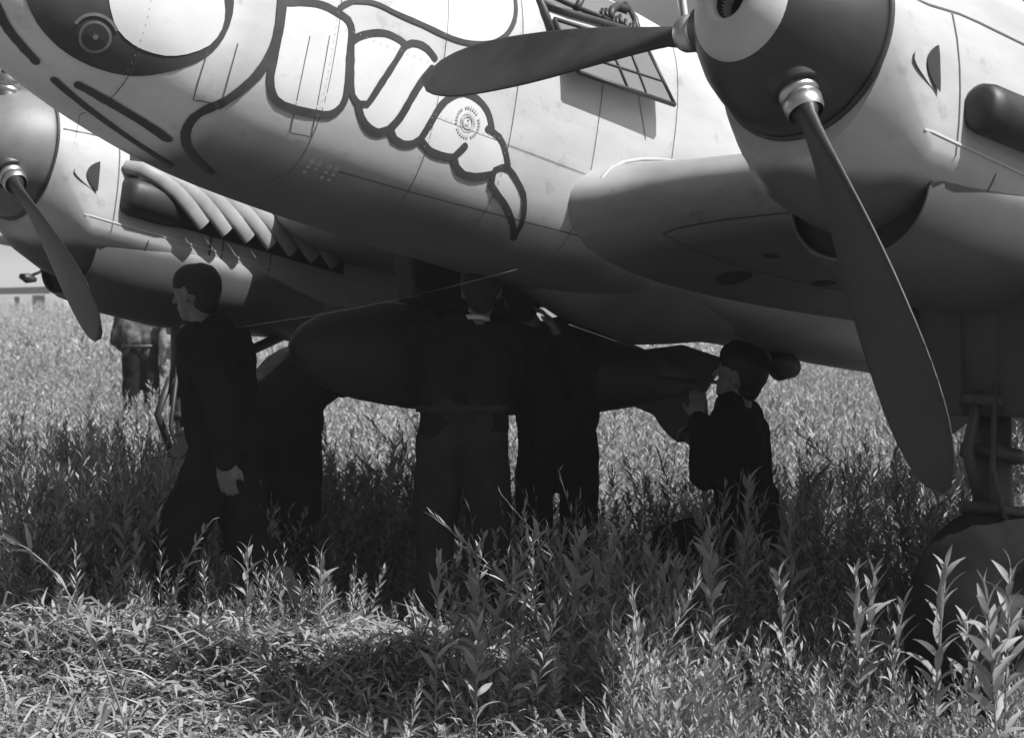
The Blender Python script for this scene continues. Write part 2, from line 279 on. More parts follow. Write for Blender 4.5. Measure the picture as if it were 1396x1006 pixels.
RIBS=[
('snout_stripe',0.0402,[(1.626, 0.169, -0.098), (1.614, 0.167, -0.11), (1.597, 0.164, -0.126), (1.578, 0.159, -0.144), (1.558, 0.154, -0.159), (1.54, 0.151, -0.172), (1.521, 0.149, -0.184), (1.502, 0.146, -0.195), (1.483, 0.143, -0.205), (1.463, 0.141, -0.216), (1.442, 0.138, -0.226), (1.423, 0.135, -0.235), (1.41, 0.133, -0.242)]),
('leg_outline',0.0368,[(0.619, 0.438, 0.333), (0.62, 0.443, 0.316), (0.619, 0.448, 0.293), (0.618, 0.453, 0.266), (0.617, 0.457, 0.238), (0.615, 0.46, 0.213), (0.613, 0.462, 0.189), (0.612, 0.463, 0.165), (0.61, 0.464, 0.141), (0.609, 0.464, 0.118), (0.609, 0.464, 0.096), (0.61, 0.464, 0.072), (0.612, 0.464, 0.049), (0.615, 0.463, 0.027), (0.62, 0.462, 0.005), (0.627, 0.46, -0.02), (0.635, 0.457, -0.044), (0.644, 0.454, -0.069), (0.655, 0.45, -0.093), (0.665, 0.445, -0.111), (0.676, 0.44, -0.129), (0.688, 0.435, -0.147), (0.7, 0.429, -0.164), (0.711, 0.422, -0.18), (0.726, 0.413, -0.199), (0.742, 0.403, -0.218), (0.755, 0.393, -0.233), (0.765, 0.386, -0.244)]),
('leg_outline',0.0369,[(0.762, 0.39, -0.238), (0.774, 0.382, -0.248), (0.791, 0.37, -0.262), (0.808, 0.355, -0.277), (0.819, 0.341, -0.291), (0.826, 0.324, -0.307), (0.826, 0.307, -0.322), (0.823, 0.29, -0.336), (0.811, 0.264, -0.356), (0.789, 0.237, -0.374), (0.769, 0.219, -0.386), (0.745, 0.2, -0.397), (0.714, 0.182, -0.407), (0.682, 0.167, -0.416), (0.644, 0.15, -0.424), (0.606, 0.134, -0.432), (0.579, 0.121, -0.437)]),
('leg_outline',0.0317,[(0.604, 0.461, 0.205), (0.603, 0.463, 0.186), (0.602, 0.464, 0.16), (0.601, 0.465, 0.128), (0.602, 0.465, 0.107), (0.603, 0.465, 0.084), (0.604, 0.465, 0.059), (0.605, 0.464, 0.034), (0.605, 0.463, 0.009), (0.605, 0.462, -0.015), (0.605, 0.46, -0.039), (0.605, 0.458, -0.063), (0.603, 0.455, -0.086), (0.598, 0.453, -0.105), (0.587, 0.448, -0.13), (0.573, 0.445, -0.149), (0.555, 0.443, -0.164), (0.534, 0.442, -0.172), (0.51, 0.443, -0.176), (0.482, 0.444, -0.177), (0.46, 0.446, -0.177), (0.435, 0.448, -0.175), (0.409, 0.45, -0.173), (0.385, 0.452, -0.17), (0.364, 0.454, -0.167), (0.326, 0.457, -0.161), (0.298, 0.461, -0.151), (0.275, 0.466, -0.132), (0.259, 0.471, -0.108), (0.254, 0.474, -0.091), (0.251, 0.476, -0.072), (0.252, 0.479, -0.046), (0.254, 0.481, -0.028), (0.256, 0.482, -0.008), (0.259, 0.483, 0.015), (0.262, 0.483, 0.039), (0.264, 0.484, 0.062), (0.267, 0.484, 0.085), (0.269, 0.484, 0.107), (0.271, 0.484, 0.131), (0.272, 0.483, 0.155), (0.274, 0.483, 0.177), (0.278, 0.482, 0.197), (0.284, 0.481, 0.213), (0.301, 0.48, 0.232), (0.325, 0.478, 0.24), (0.353, 0.476, 0.245), (0.377, 0.474, 0.249), (0.402, 0.473, 0.252), (0.43, 0.471, 0.252), (0.46, 0.469, 0.249), (0.483, 0.468, 0.245), (0.509, 0.467, 0.238), (0.536, 0.465, 0.23), (0.561, 0.464, 0.221), (0.583, 0.463, 0.214), (0.598, 0.462, 0.21)]),
('leg_outline',0.0297,[(0.273, 0.483, 0.15), (0.245, 0.484, 0.18), (0.218, 0.485, 0.198), (0.185, 0.486, 0.215), (0.15, 0.486, 0.229), (0.113, 0.487, 0.238), (0.087, 0.489, 0.239), (0.06, 0.49, 0.237), (0.037, 0.491, 0.234), (0.004, 0.492, 0.223)]),
('leg_outline',0.0297,[(0.271, 0.483, 0.144), (0.268, 0.484, 0.128), (0.264, 0.484, 0.105), (0.259, 0.484, 0.079), (0.254, 0.484, 0.053), (0.248, 0.484, 0.03), (0.242, 0.483, 0.006), (0.236, 0.482, -0.017), (0.229, 0.481, -0.036), (0.221, 0.48, -0.052), (0.2, 0.479, -0.069), (0.178, 0.479, -0.075), (0.143, 0.481, -0.065), (0.129, 0.484, -0.039), (0.114, 0.487, -0.005), (0.104, 0.488, 0.018), (0.093, 0.49, 0.041), (0.081, 0.49, 0.066), (0.068, 0.491, 0.093), (0.054, 0.492, 0.122), (0.041, 0.492, 0.149), (0.029, 0.492, 0.177), (0.018, 0.492, 0.203), (0.004, 0.492, 0.223), (-0.022, 0.493, 0.24), (-0.05, 0.493, 0.247), (-0.078, 0.494, 0.248), (-0.106, 0.495, 0.242), (-0.131, 0.496, 0.229), (-0.15, 0.497, 0.216)]),
('leg_outline',0.0329,[(0.184, 0.478, -0.08), (0.172, 0.475, -0.099), (0.155, 0.472, -0.122), (0.132, 0.469, -0.14), (0.106, 0.467, -0.153), (0.081, 0.467, -0.158), (0.056, 0.468, -0.157), (0.014, 0.474, -0.136), (-0.0, 0.478, -0.118), (-0.015, 0.482, -0.094), (-0.029, 0.486, -0.07), (-0.039, 0.489, -0.045), (-0.049, 0.491, -0.019), (-0.059, 0.493, 0.007), (-0.07, 0.494, 0.034), (-0.082, 0.495, 0.062), (-0.095, 0.496, 0.089), (-0.112, 0.497, 0.119), (-0.13, 0.497, 0.148), (-0.143, 0.497, 0.169)]),
('leg_outline',0.0305,[(0.001, 0.475, -0.133), (-0.029, 0.47, -0.16), (-0.074, 0.469, -0.166), (-0.1, 0.471, -0.161), (-0.124, 0.474, -0.152), (-0.153, 0.48, -0.126), (-0.162, 0.484, -0.107), (-0.172, 0.488, -0.082), (-0.182, 0.491, -0.056), (-0.19, 0.493, -0.035), (-0.199, 0.495, -0.011), (-0.209, 0.497, 0.012), (-0.219, 0.498, 0.032), (-0.242, 0.499, 0.064), (-0.268, 0.5, 0.088), (-0.297, 0.501, 0.109), (-0.33, 0.502, 0.122), (-0.368, 0.502, 0.125), (-0.405, 0.503, 0.119), (-0.438, 0.504, 0.107), (-0.466, 0.504, 0.089), (-0.484, 0.504, 0.07), (-0.496, 0.504, 0.05), (-0.512, 0.503, 0.016)]),
('leg_outline',0.0247,[(-0.338, 0.502, 0.125), (-0.332, 0.502, 0.153), (-0.327, 0.501, 0.182)]),
('leg_outline',0.0336,[(-0.163, 0.479, -0.132), (-0.186, 0.477, -0.143), (-0.216, 0.475, -0.155), (-0.246, 0.475, -0.159), (-0.278, 0.475, -0.159), (-0.315, 0.476, -0.155), (-0.347, 0.479, -0.147), (-0.374, 0.487, -0.111), (-0.388, 0.49, -0.091)]),
('leg_outline',0.0341,[(-0.347, 0.479, -0.147), (-0.359, 0.475, -0.163), (-0.378, 0.47, -0.181), (-0.402, 0.467, -0.193), (-0.428, 0.466, -0.199), (-0.481, 0.468, -0.195), (-0.509, 0.471, -0.187), (-0.536, 0.474, -0.177), (-0.575, 0.479, -0.16)]),
('leg_outline',0.0282,[(-0.488, 0.502, 0.013), (-0.521, 0.502, 0.008), (-0.559, 0.503, -0.002), (-0.585, 0.502, -0.022), (-0.606, 0.5, -0.047), (-0.626, 0.496, -0.076), (-0.641, 0.493, -0.101), (-0.648, 0.489, -0.119)]),
('claw_outline',0.0286,[(-0.579, 0.477, -0.169), (-0.579, 0.484, -0.14), (-0.613, 0.489, -0.118), (-0.657, 0.489, -0.119), (-0.687, 0.487, -0.134), (-0.719, 0.483, -0.154), (-0.748, 0.478, -0.173), (-0.774, 0.471, -0.194), (-0.794, 0.462, -0.22), (-0.81, 0.45, -0.249), (-0.825, 0.436, -0.277), (-0.836, 0.418, -0.306), (-0.84, 0.402, -0.328), (-0.842, 0.383, -0.35), (-0.845, 0.369, -0.364)]),
('claw_outline',0.0317,[(-0.577, 0.478, -0.166), (-0.586, 0.467, -0.202), (-0.624, 0.459, -0.223), (-0.652, 0.455, -0.236), (-0.683, 0.449, -0.249), (-0.711, 0.442, -0.265), (-0.741, 0.432, -0.282), (-0.772, 0.42, -0.303), (-0.802, 0.405, -0.324), (-0.829, 0.386, -0.346), (-0.849, 0.37, -0.363)]),
('body_outline',0.0216,[(0.349, 0.475, 0.265), (0.326, 0.473, 0.289), (0.289, 0.472, 0.316), (0.266, 0.472, 0.325), (0.239, 0.472, 0.333), (0.21, 0.473, 0.339), (0.182, 0.474, 0.343), (0.154, 0.475, 0.344), (0.127, 0.477, 0.342), (0.099, 0.479, 0.339), (0.069, 0.481, 0.337), (0.043, 0.483, 0.336), (0.016, 0.484, 0.335), (-0.013, 0.485, 0.335), (-0.04, 0.486, 0.334), (-0.065, 0.488, 0.334), (-0.101, 0.489, 0.332), (-0.133, 0.491, 0.33), (-0.164, 0.492, 0.328), (-0.198, 0.493, 0.327), (-0.231, 0.494, 0.327), (-0.265, 0.495, 0.329), (-0.298, 0.496, 0.333), (-0.332, 0.496, 0.339), (-0.365, 0.496, 0.348), (-0.4, 0.496, 0.36), (-0.434, 0.496, 0.374), (-0.465, 0.495, 0.39), (-0.492, 0.494, 0.41), (-0.516, 0.492, 0.432), (-0.536, 0.489, 0.457), (-0.552, 0.484, 0.484), (-0.565, 0.479, 0.513), (-0.574, 0.472, 0.544), (-0.579, 0.463, 0.574), (-0.581, 0.453, 0.605), (-0.582, 0.439, 0.64), (-0.584, 0.426, 0.666), (-0.587, 0.409, 0.696), (-0.593, 0.388, 0.728), (-0.604, 0.364, 0.759), (-0.615, 0.342, 0.783)]),
('panel_seam',0.0045,[(0.879, 0.43, -0.063), (0.88, 0.426, -0.088), (0.88, 0.42, -0.112), (0.88, 0.414, -0.136), (0.879, 0.406, -0.16), (0.877, 0.398, -0.184), (0.874, 0.387, -0.207), (0.87, 0.376, -0.23), (0.865, 0.362, -0.252), (0.852, 0.366, -0.251), (0.838, 0.369, -0.25), (0.825, 0.372, -0.248), (0.811, 0.376, -0.247), (0.798, 0.379, -0.246), (0.784, 0.382, -0.245), (0.77, 0.385, -0.243), (0.757, 0.388, -0.242), (0.762, 0.401, -0.215), (0.765, 0.413, -0.187), (0.768, 0.422, -0.159), (0.77, 0.43, -0.13), (0.77, 0.437, -0.101), (0.77, 0.442, -0.072), (0.769, 0.445, -0.042), (0.767, 0.448, -0.012)]),
('panel_seam',0.0046,[(0.465, 0.474, 0.112), (0.467, 0.474, 0.063), (0.469, 0.473, 0.014), (0.469, 0.47, -0.034), (0.468, 0.465, -0.082), (0.465, 0.458, -0.129), (0.459, 0.447, -0.175), (0.451, 0.432, -0.219), (0.44, 0.412, -0.263), (0.428, 0.414, -0.262), (0.416, 0.415, -0.261), (0.404, 0.417, -0.26), (0.392, 0.418, -0.258), (0.38, 0.419, -0.257), (0.368, 0.42, -0.256), (0.356, 0.422, -0.255), (0.344, 0.423, -0.254), (0.356, 0.441, -0.208), (0.365, 0.455, -0.161), (0.371, 0.466, -0.113), (0.375, 0.472, -0.063), (0.377, 0.476, -0.013), (0.377, 0.478, 0.038), (0.377, 0.479, 0.089), (0.376, 0.479, 0.141)]),
('panel_seam',0.0047,[(0.174, 0.376, -0.338), (0.127, 0.379, -0.337), (0.08, 0.383, -0.336), (0.032, 0.386, -0.335), (-0.017, 0.388, -0.333), (-0.066, 0.391, -0.332), (-0.116, 0.393, -0.33), (-0.166, 0.396, -0.329), (-0.217, 0.398, -0.327), (-0.28, 0.401, -0.324), (-0.344, 0.404, -0.321), (-0.408, 0.407, -0.318), (-0.473, 0.41, -0.315), (-0.539, 0.413, -0.311), (-0.606, 0.416, -0.308), (-0.673, 0.418, -0.304), (-0.742, 0.421, -0.301), (-0.796, 0.423, -0.298), (-0.851, 0.425, -0.295), (-0.906, 0.427, -0.292), (-0.962, 0.429, -0.288), (-1.018, 0.432, -0.285), (-1.074, 0.434, -0.282), (-1.132, 0.436, -0.279), (-1.189, 0.438, -0.276)]),
('panel_seam',0.0044,[(-1.112, 0.328, 0.855), (-1.102, 0.369, 0.815), (-1.105, 0.395, 0.782), (-1.115, 0.415, 0.752), (-1.128, 0.431, 0.724), (-1.144, 0.444, 0.697), (-1.162, 0.455, 0.671), (-1.182, 0.464, 0.646), (-1.202, 0.473, 0.621), (-1.218, 0.48, 0.595), (-1.235, 0.486, 0.57), (-1.253, 0.492, 0.544), (-1.271, 0.497, 0.519), (-1.291, 0.501, 0.494), (-1.31, 0.504, 0.47), (-1.331, 0.507, 0.445), (-1.352, 0.51, 0.421), (-1.361, 0.512, 0.398), (-1.37, 0.513, 0.374), (-1.38, 0.515, 0.351), (-1.389, 0.516, 0.328), (-1.4, 0.517, 0.305), (-1.41, 0.517, 0.282), (-1.42, 0.518, 0.259), (-1.431, 0.518, 0.236)]),
('gun_trough',0.0367,[(1.308, 0.115, -0.284), (1.293, 0.113, -0.29), (1.271, 0.109, -0.298), (1.244, 0.105, -0.307), (1.215, 0.1, -0.316), (1.197, 0.098, -0.322), (1.177, 0.095, -0.328), (1.157, 0.092, -0.334), (1.135, 0.088, -0.34), (1.112, 0.085, -0.346), (1.088, 0.081, -0.352), (1.064, 0.077, -0.358), (1.042, 0.073, -0.364), (1.018, 0.069, -0.369), (0.993, 0.064, -0.375), (0.967, 0.06, -0.38), (0.942, 0.055, -0.386), (0.916, 0.05, -0.391), (0.891, 0.045, -0.396), (0.867, 0.04, -0.4), (0.839, 0.034, -0.405), (0.811, 0.028, -0.41), (0.782, 0.022, -0.415), (0.755, 0.016, -0.42), (0.73, 0.01, -0.423), (0.708, 0.005, -0.426), (0.692, 0.001, -0.429)]),
('gun_trough',0.0417,[(1.237, 0.171, -0.288), (1.224, 0.174, -0.291), (1.206, 0.177, -0.295), (1.185, 0.181, -0.3), (1.161, 0.186, -0.306), (1.136, 0.19, -0.312), (1.112, 0.193, -0.317), (1.093, 0.195, -0.322), (1.072, 0.197, -0.327), (1.051, 0.199, -0.332), (1.029, 0.2, -0.337), (1.007, 0.201, -0.342), (0.985, 0.202, -0.347), (0.965, 0.202, -0.351), (0.947, 0.202, -0.356), (0.914, 0.2, -0.364), (0.884, 0.197, -0.371), (0.859, 0.193, -0.378), (0.841, 0.191, -0.382)]),
]
FILLS=[
('eye_white',0,[(1.281, 0.001), (1.267, -0.032), (1.244, -0.07), (1.219, -0.095), (1.189, -0.114), (1.153, -0.128), (1.114, -0.136), (1.072, -0.138), (1.031, -0.135), (0.991, -0.124), (0.953, -0.107), (0.914, -0.082), (0.879, -0.052), (0.857, -0.016), (0.844, 0.022), (0.841, 0.059), (0.845, 0.094), (0.86, 0.147), (0.873, 0.178), (0.893, 0.21), (0.914, 0.229), (0.939, 0.247), (0.972, 0.258), (1.004, 0.26), (1.04, 0.258), (1.078, 0.252), (1.113, 0.241), (1.146, 0.221), (1.179, 0.196), (1.208, 0.168), (1.232, 0.143), (1.264, 0.097), (1.282, 0.057)]),
('eye_rim',1,[(1.596, -0.006), (1.573, -0.035), (1.542, -0.071), (1.514, -0.105), (1.479, -0.137), (1.45, -0.157), (1.417, -0.176), (1.384, -0.192), (1.352, -0.204), (1.321, -0.214), (1.288, -0.222), (1.254, -0.229), (1.217, -0.233), (1.182, -0.235), (1.149, -0.234), (1.117, -0.231), (1.085, -0.224), (1.052, -0.213), (1.018, -0.197), (0.984, -0.179), (0.957, -0.162), (0.93, -0.142), (0.903, -0.121), (0.881, -0.1), (0.858, -0.07), (0.841, -0.039), (0.828, -0.008), (0.815, 0.042), (0.81, 0.09), (0.812, 0.134), (0.821, 0.174), (0.836, 0.215), (0.859, 0.251), (0.884, 0.278), (0.927, 0.294), (0.957, 0.297), (0.993, 0.297), (1.032, 0.296), (1.072, 0.293), (1.11, 0.288), (1.146, 0.282), (1.181, 0.275), (1.218, 0.266), (1.255, 0.255), (1.295, 0.242), (1.327, 0.232), (1.362, 0.223), (1.397, 0.212), (1.432, 0.2), (1.466, 0.187), (1.496, 0.172), (1.521, 0.155), (1.549, 0.124), (1.569, 0.085), (1.582, 0.048), (1.59, 0.015)]),
('leg_white',0,[(0.604, 0.205), (0.603, 0.174), (0.601, 0.128), (0.602, 0.092), (0.604, 0.05), (0.605, 0.009), (0.605, -0.031), (0.604, -0.071), (0.598, -0.105), (0.581, -0.14), (0.555, -0.164), (0.482, -0.177), (0.422, -0.174), (0.364, -0.167), (0.298, -0.151), (0.259, -0.108), (0.252, -0.046), (0.256, -0.008), (0.262, 0.039), (0.267, 0.085), (0.271, 0.131), (0.274, 0.177), (0.284, 0.213), (0.313, 0.237), (0.353, 0.245), (0.402, 0.252), (0.46, 0.249), (0.511, 0.236), (0.566, 0.218)]),
('leg_white',0,[(0.273, 0.15), (0.233, 0.181), (0.185, 0.215), (0.113, 0.238), (0.052, 0.236), (0.004, 0.223), (0.041, 0.149), (0.058, 0.114), (0.079, 0.071), (0.099, 0.029), (0.114, -0.005), (0.143, -0.065), (0.178, -0.075), (0.221, -0.052), (0.231, -0.027), (0.241, 0.009), (0.251, 0.05), (0.26, 0.09), (0.267, 0.126)]),
('leg_white',0,[(0.004, 0.223), (-0.05, 0.247), (-0.106, 0.242), (-0.15, 0.216), (-0.143, 0.169), (-0.127, 0.136), (-0.105, 0.094), (-0.081, 0.049), (-0.059, 0.007), (-0.038, -0.034), (-0.018, -0.074), (-0.0, -0.11), (0.014, -0.136), (0.056, -0.157), (0.106, -0.153), (0.155, -0.122), (0.18, -0.079), (0.143, -0.065), (0.126, -0.031), (0.104, 0.016), (0.081, 0.066), (0.061, 0.107), (0.039, 0.152), (0.019, 0.194)]),
('leg_white',0,[(-0.15, 0.216), (-0.183, 0.2), (-0.229, 0.177), (-0.289, 0.15), (-0.33, 0.122), (-0.268, 0.088), (-0.219, 0.032), (-0.199, -0.011), (-0.182, -0.056), (-0.153, -0.126), (-0.124, -0.152), (-0.074, -0.166), (-0.029, -0.16), (0.001, -0.133), (-0.011, -0.097), (-0.033, -0.049), (-0.059, 0.007), (-0.076, 0.047), (-0.097, 0.095), (-0.118, 0.143), (-0.137, 0.186)]),
('leg_white',0,[(-0.33, 0.122), (-0.405, 0.119), (-0.466, 0.089), (-0.499, 0.035), (-0.559, -0.002), (-0.606, -0.047), (-0.633, -0.08), (-0.646, -0.113), (-0.575, -0.16), (-0.526, -0.18), (-0.481, -0.195), (-0.428, -0.199), (-0.378, -0.181), (-0.347, -0.147), (-0.278, -0.159), (-0.216, -0.155), (-0.163, -0.132), (-0.167, -0.099), (-0.182, -0.056), (-0.198, -0.011), (-0.219, 0.032), (-0.268, 0.088)]),
('claw_white',0,[(-0.579, -0.169), (-0.579, -0.14), (-0.613, -0.118), (-0.657, -0.119), (-0.719, -0.154), (-0.774, -0.194), (-0.81, -0.249), (-0.836, -0.306), (-0.845, -0.364), (-0.793, -0.33), (-0.741, -0.282), (-0.683, -0.249), (-0.624, -0.223), (-0.586, -0.202)]),
('body_white',0,[(0.107, 0.34), (0.075, 0.339), (0.028, 0.337), (-0.023, 0.335), (-0.065, 0.334), (-0.12, 0.33), (-0.164, 0.328), (-0.215, 0.327), (-0.265, 0.329), (-0.315, 0.336), (-0.365, 0.348), (-0.417, 0.366), (-0.465, 0.39), (-0.536, 0.457), (-0.574, 0.544), (-0.58, 0.589), (-0.582, 0.64), (-0.604, 0.713), (-0.615, 0.783), (-0.599, 0.807), (-0.579, 0.83), (-0.541, 0.838), (-0.428, 0.792), (-0.359, 0.757), (-0.288, 0.718), (-0.22, 0.676), (-0.156, 0.633), (-0.098, 0.593), (-0.048, 0.556), (-0.009, 0.523), (0.04, 0.469), (0.073, 0.416), (0.093, 0.371)]),
]
STENCIL=(-0.376, 0.5, 0.009)
GUNPORT=(1.286, 0.313, -0.135)
TMARK=(0.227, 0.379, -0.332)

AR=Matrix([[-0.712127, 0.686916, 0.14499], [-0.666242, -0.726351, 0.168926], [0.221352, 0.023698, 0.974906]])
AT=Vector((-0.7993, 8.008, 2.4211)); E=2.5469
BASE=Vector((AT.x,AT.y,0)); OFF=AR.transposed()@(AT-BASE)
plane=empty('twin_engine_aircraft',BASE,AR.to_euler())
tag(plane,'grey twin engined warplane with a wasp painted along its nose, parked nose-on in tall weeds','aircraft')
def apart(name,me,m,smooth=True): return link(name,me,m,plane,OFF,smooth)
def spow(c,e): return math.copysign(abs(c)**e,c)
def xring(x,zm,zt,zb,w,n,k=56,yc=0):
    o=[]
    for i in range(k):
        a=2*math.pi*i/k; c,s=math.cos(a),math.sin(a)
        o.append((x,yc+w*spow(c,2/n),zm+((zt-zm) if s>0 else (zm-zb))*spow(s,2/n)))
    return o
xs=[1.8-.0,1.79,1.76,1.72]+[1.68-.09*i for i in range(36)]+[-1.65-.35*i for i in range(23)]+[-9.7,-9.85,-9.9]
xs=sorted(set(round(x,3) for x in xs),reverse=True)
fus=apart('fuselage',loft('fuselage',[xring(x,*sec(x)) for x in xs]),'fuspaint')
def ribbon(name,pts,w,m,eps=.004):
    V=[];F=[]; n=len(pts)
    for i,p in enumerate(pts):
        t=(Vector(pts[min(i+1,n-1)])-Vector(pts[max(i-1,0)])).normalized(); N=Vector(surf_n(*p)); s=N.cross(t).normalized()
        ww=w*.5*(1+.16*noise.noise(Vector(p)*7)+.14*noise.noise(Vector(p)*40))
        for q in (-1,-.33,.33,1):
            c=Vector(p)+s*ww*q
            y=surf_y(c.x,c.z) if c.y>=.06 else 0
            if N.y>.35 and y>0: c.y=y
            V.append(c+N*eps)
    for i in range(n-1):
        for k in range(3): a=i*4+k; F.append((a,a+1,a+5,a+4))
    # round ends
    for (i,sg) in ((0,-1),(n-1,1)):
        t=(Vector(pts[1])-Vector(pts[0]) if i==0 else Vector(pts[-1])-Vector(pts[-2])).normalized()
        N=Vector(surf_n(*pts[i])); s=N.cross(t).normalized(); c=Vector(pts[i])+N*eps; b=len(V); V.append(c)
        for k in range(9):
            an=-math.pi/2+math.pi*k/8; V.append(c+s*math.sin(an)*w*.5+t*sg*math.cos(an)*w*.5)
        for k in range(8): F.append((b,b+1+k,b+2+k))
    return link(name,fix(pm(name,V,F)),m,fus)
def fill(name,poly,m,eps=.002):
    b=bmesh.new(); vs_=[b.verts.new((p[0],0,p[1])) for p in poly]; b.faces.new(vs_)
    bmesh.ops.triangulate(b,faces=b.faces)
    for _ in range(6):
        es=[e for e in b.edges if e.calc_length()>.045]
        if not es: break
        bmesh.ops.subdivide_edges(b,edges=es,cuts=1); bmesh.ops.triangulate(b,faces=b.faces)
    for v in b.verts:
        y=surf_y(v.co.x,v.co.z); N=Vector(surf_n(v.co.x,max(y,.01),v.co.z)); v.co.y=y; v.co+=N*eps
    bmesh.ops.recalc_face_normals(b,faces=b.faces)
    me=bpy.data.meshes.new(name); b.to_mesh(me); b.free(); return link(name,me,m,fus)
for nm,c,poly in FILLS: fill(nm,poly,'black' if c else 'white',.002 if c else (.0045 if nm=='eye_white' else .002))
for nm,w,pts in RIBS: ribbon(nm,pts,w,'line' if nm=='panel_seam' else 'black',.0024 if nm=='panel_seam' else .005)
def surf_frame(p):
    N=Vector(surf_n(*p)); u=(Vector((0,0,1))-N*N.z).normalized(); r=u.cross(N); return Vector(p),r,u,N
def disc(name,p,r0,r1,m,eps,seg=36,a0=0,a1=360,depth=0):
    c,r,u,N=surf_frame(p); V=[];F=[]
    for k in range(seg+1):
        a=R_(a0+(a1-a0)*k/seg)
        for rr in (r0,r1):
            q=c+r*math.cos(a)*rr+u*math.sin(a)*rr; y=surf_y(q.x,q.z)
            if y>0: q.y=y
            V.append(q+N*eps)
    for k in range(seg): F.append((2*k,2*k+1,2*k+3,2*k+2))
    return link(name,fix(pm(name,V,F)),m,fus)
# skin joints and rivet rows
def zline(x,z0,z1): return [(x,surf_y(x,z0+(z1-z0)*i/30),z0+(z1-z0)*i/30) for i in range(31)]
def xline(z,x0,x1): return [(x0+(x1-x0)*i/60,surf_y(x0+(x1-x0)*i/60,z),z) for i in range(61)]
RV=[];RF=[]
def rivets(pts,off,sp_=.03,r=.0026):
    L=0;nxt=0
    for a,b in zip(pts,pts[1:]):
        A,B=Vector(a),Vector(b); l=(B-A).length
        while nxt<L+l:
            p=A.lerp(B,(nxt-L)/l); t=(B-A).normalized(); N=Vector(surf_n(*p)); s=N.cross(t); c=p+s*off; nxt+=sp_
            y=surf_y(c.x,c.z)
            if y<.08: continue
            c.y=y; N=Vector(surf_n(*c)); u=(Vector((0,0,1))-N*N.z).normalized(); v=N.cross(u); b0=len(RV); RV.append(c+N*.0062)
            for k in range(6): an=math.pi*k/3; RV.append(c+(u*math.cos(an)+v*math.sin(an))*r+N*.0052)
            for k in range(6): RF.append((b0,b0+1+k,b0+1+(k+1)%6))
        L+=l
for x in (1.12,.34,-.20,-.62,-1.12,-1.62): 
    l=zline(x,-.44,.82 if x<.5 else .45); ribbon('panel_seam',l,.0035,'line',.0022); rivets(l,.014)
for z in (-.30,.18): l=xline(z,.34,-1.2); rivets(l,.012,.035)
l=xline(-.02,-.2,-1.1); ribbon('panel_seam',l,.003,'line',.0022); rivets(l,.012)
rv=link('rivets',fix(pm('rivets',RV,RF)),'rivet',fus,kind='stuff')
# round stencil with ring of illegible lettering
disc('stencil_ring',STENCIL,.022,.030,'stencil',.006); disc('stencil_ring',STENCIL,.036,.040,'stencil',.006)
for k in range(30):
    if k%7!=3: disc('stencil_letter',STENCIL,.055,.068,'stencil',.006,2,k*12,k*12+7)
disc('stencil_letter',STENCIL,.006,.012,'stencil',.0065,8,200,330); disc('stencil_letter',STENCIL,.010,.017,'stencil',.0065,8,60,110)
disc('gun_port_ring',GUNPORT,.050,.060,'ring',.007); disc('gun_port',GUNPORT,.001,.050,'spinner',.007); disc('gun_port_ring',GUNPORT,.078,.09,'ring',.006,36,30,160)
disc('gun_port_bore',GUNPORT,.001,.010,'ring',.009)
for dx in (0,.035,.085,.12):
    for k in range(2 if dx in (.035,) else 3):
        q=(TMARK[0]+.06-dx,TMARK[1],TMARK[2]-.02*k); q=(q[0],surf_y(q[0],q[2]),q[2]); disc('stencil_letter',q,.001,.009 if k else .013,'stencil',.004,8)
# canopy and tail (above and behind the picture's edge)
cr=[]
for x,w,zt in ((-.95,.22,.9),(-1.25,.33,1.06),(-1.7,.38,1.24),(-2.6,.38,1.28),(-3.6,.34,1.2),(-4.4,.2,.88)):
    cr.append(xring(x,.6,zt,.5,w,2.6,28))
can=apart('canopy',loft('canopy',cr),'glass')
V=[];F=[]
for x,w,zt in ((-1.27,.335,1.068),(-1.75,.385,1.246),(-2.2,.388,1.268),(-2.65,.386,1.286),(-3.2,.365,1.25)):
    ring=[p for p in xring(x,.6,zt+.006,.5,w+.006,2.6,28) if p[2]>=.6]; tube_data(ring,.016,6,1,V,F)
link('canopy_frame',fix(pm('canopy_frame',V,F)),'skin',can)
def foil(c,t,n=20):
    o=[]
    for i in range(n+1):
        u=(1-math.cos(math.pi*i/n))/2; yt=5*t*(.2969*math.sqrt(u)-.126*u-.3516*u*u+.2843*u**3-.1036*u**4); o.append((u,yt))
    cam_=lambda u:.02*4*u*(1-u)
    up=[(u,cam_(u)+y) for u,y in o]; lo=[(u,cam_(u)-y) for u,y in o[::-1][1:-1]]
    return [(u*c,z*c) for u,z in up+lo]
def wing(name,st,m,t0=.18,t1=.11,side=1):
    rings=[]; N=len(st)
    for i,(y,le,te,zc) in enumerate(st):
        t=t0+(t1-t0)*i/(N-1)
        rings.append([(le-u,side*y,zc+z) for u,z in foil(le-te,t)])
    o=apart(name,loft(name,rings),m)
    if m=='under':
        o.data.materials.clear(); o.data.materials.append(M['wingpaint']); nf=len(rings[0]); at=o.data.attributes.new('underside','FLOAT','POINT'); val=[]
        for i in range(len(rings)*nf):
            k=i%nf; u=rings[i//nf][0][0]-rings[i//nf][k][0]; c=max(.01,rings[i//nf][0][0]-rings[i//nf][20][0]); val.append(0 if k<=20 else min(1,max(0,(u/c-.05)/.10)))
        at.data.foreach_set('value',val)
    return o
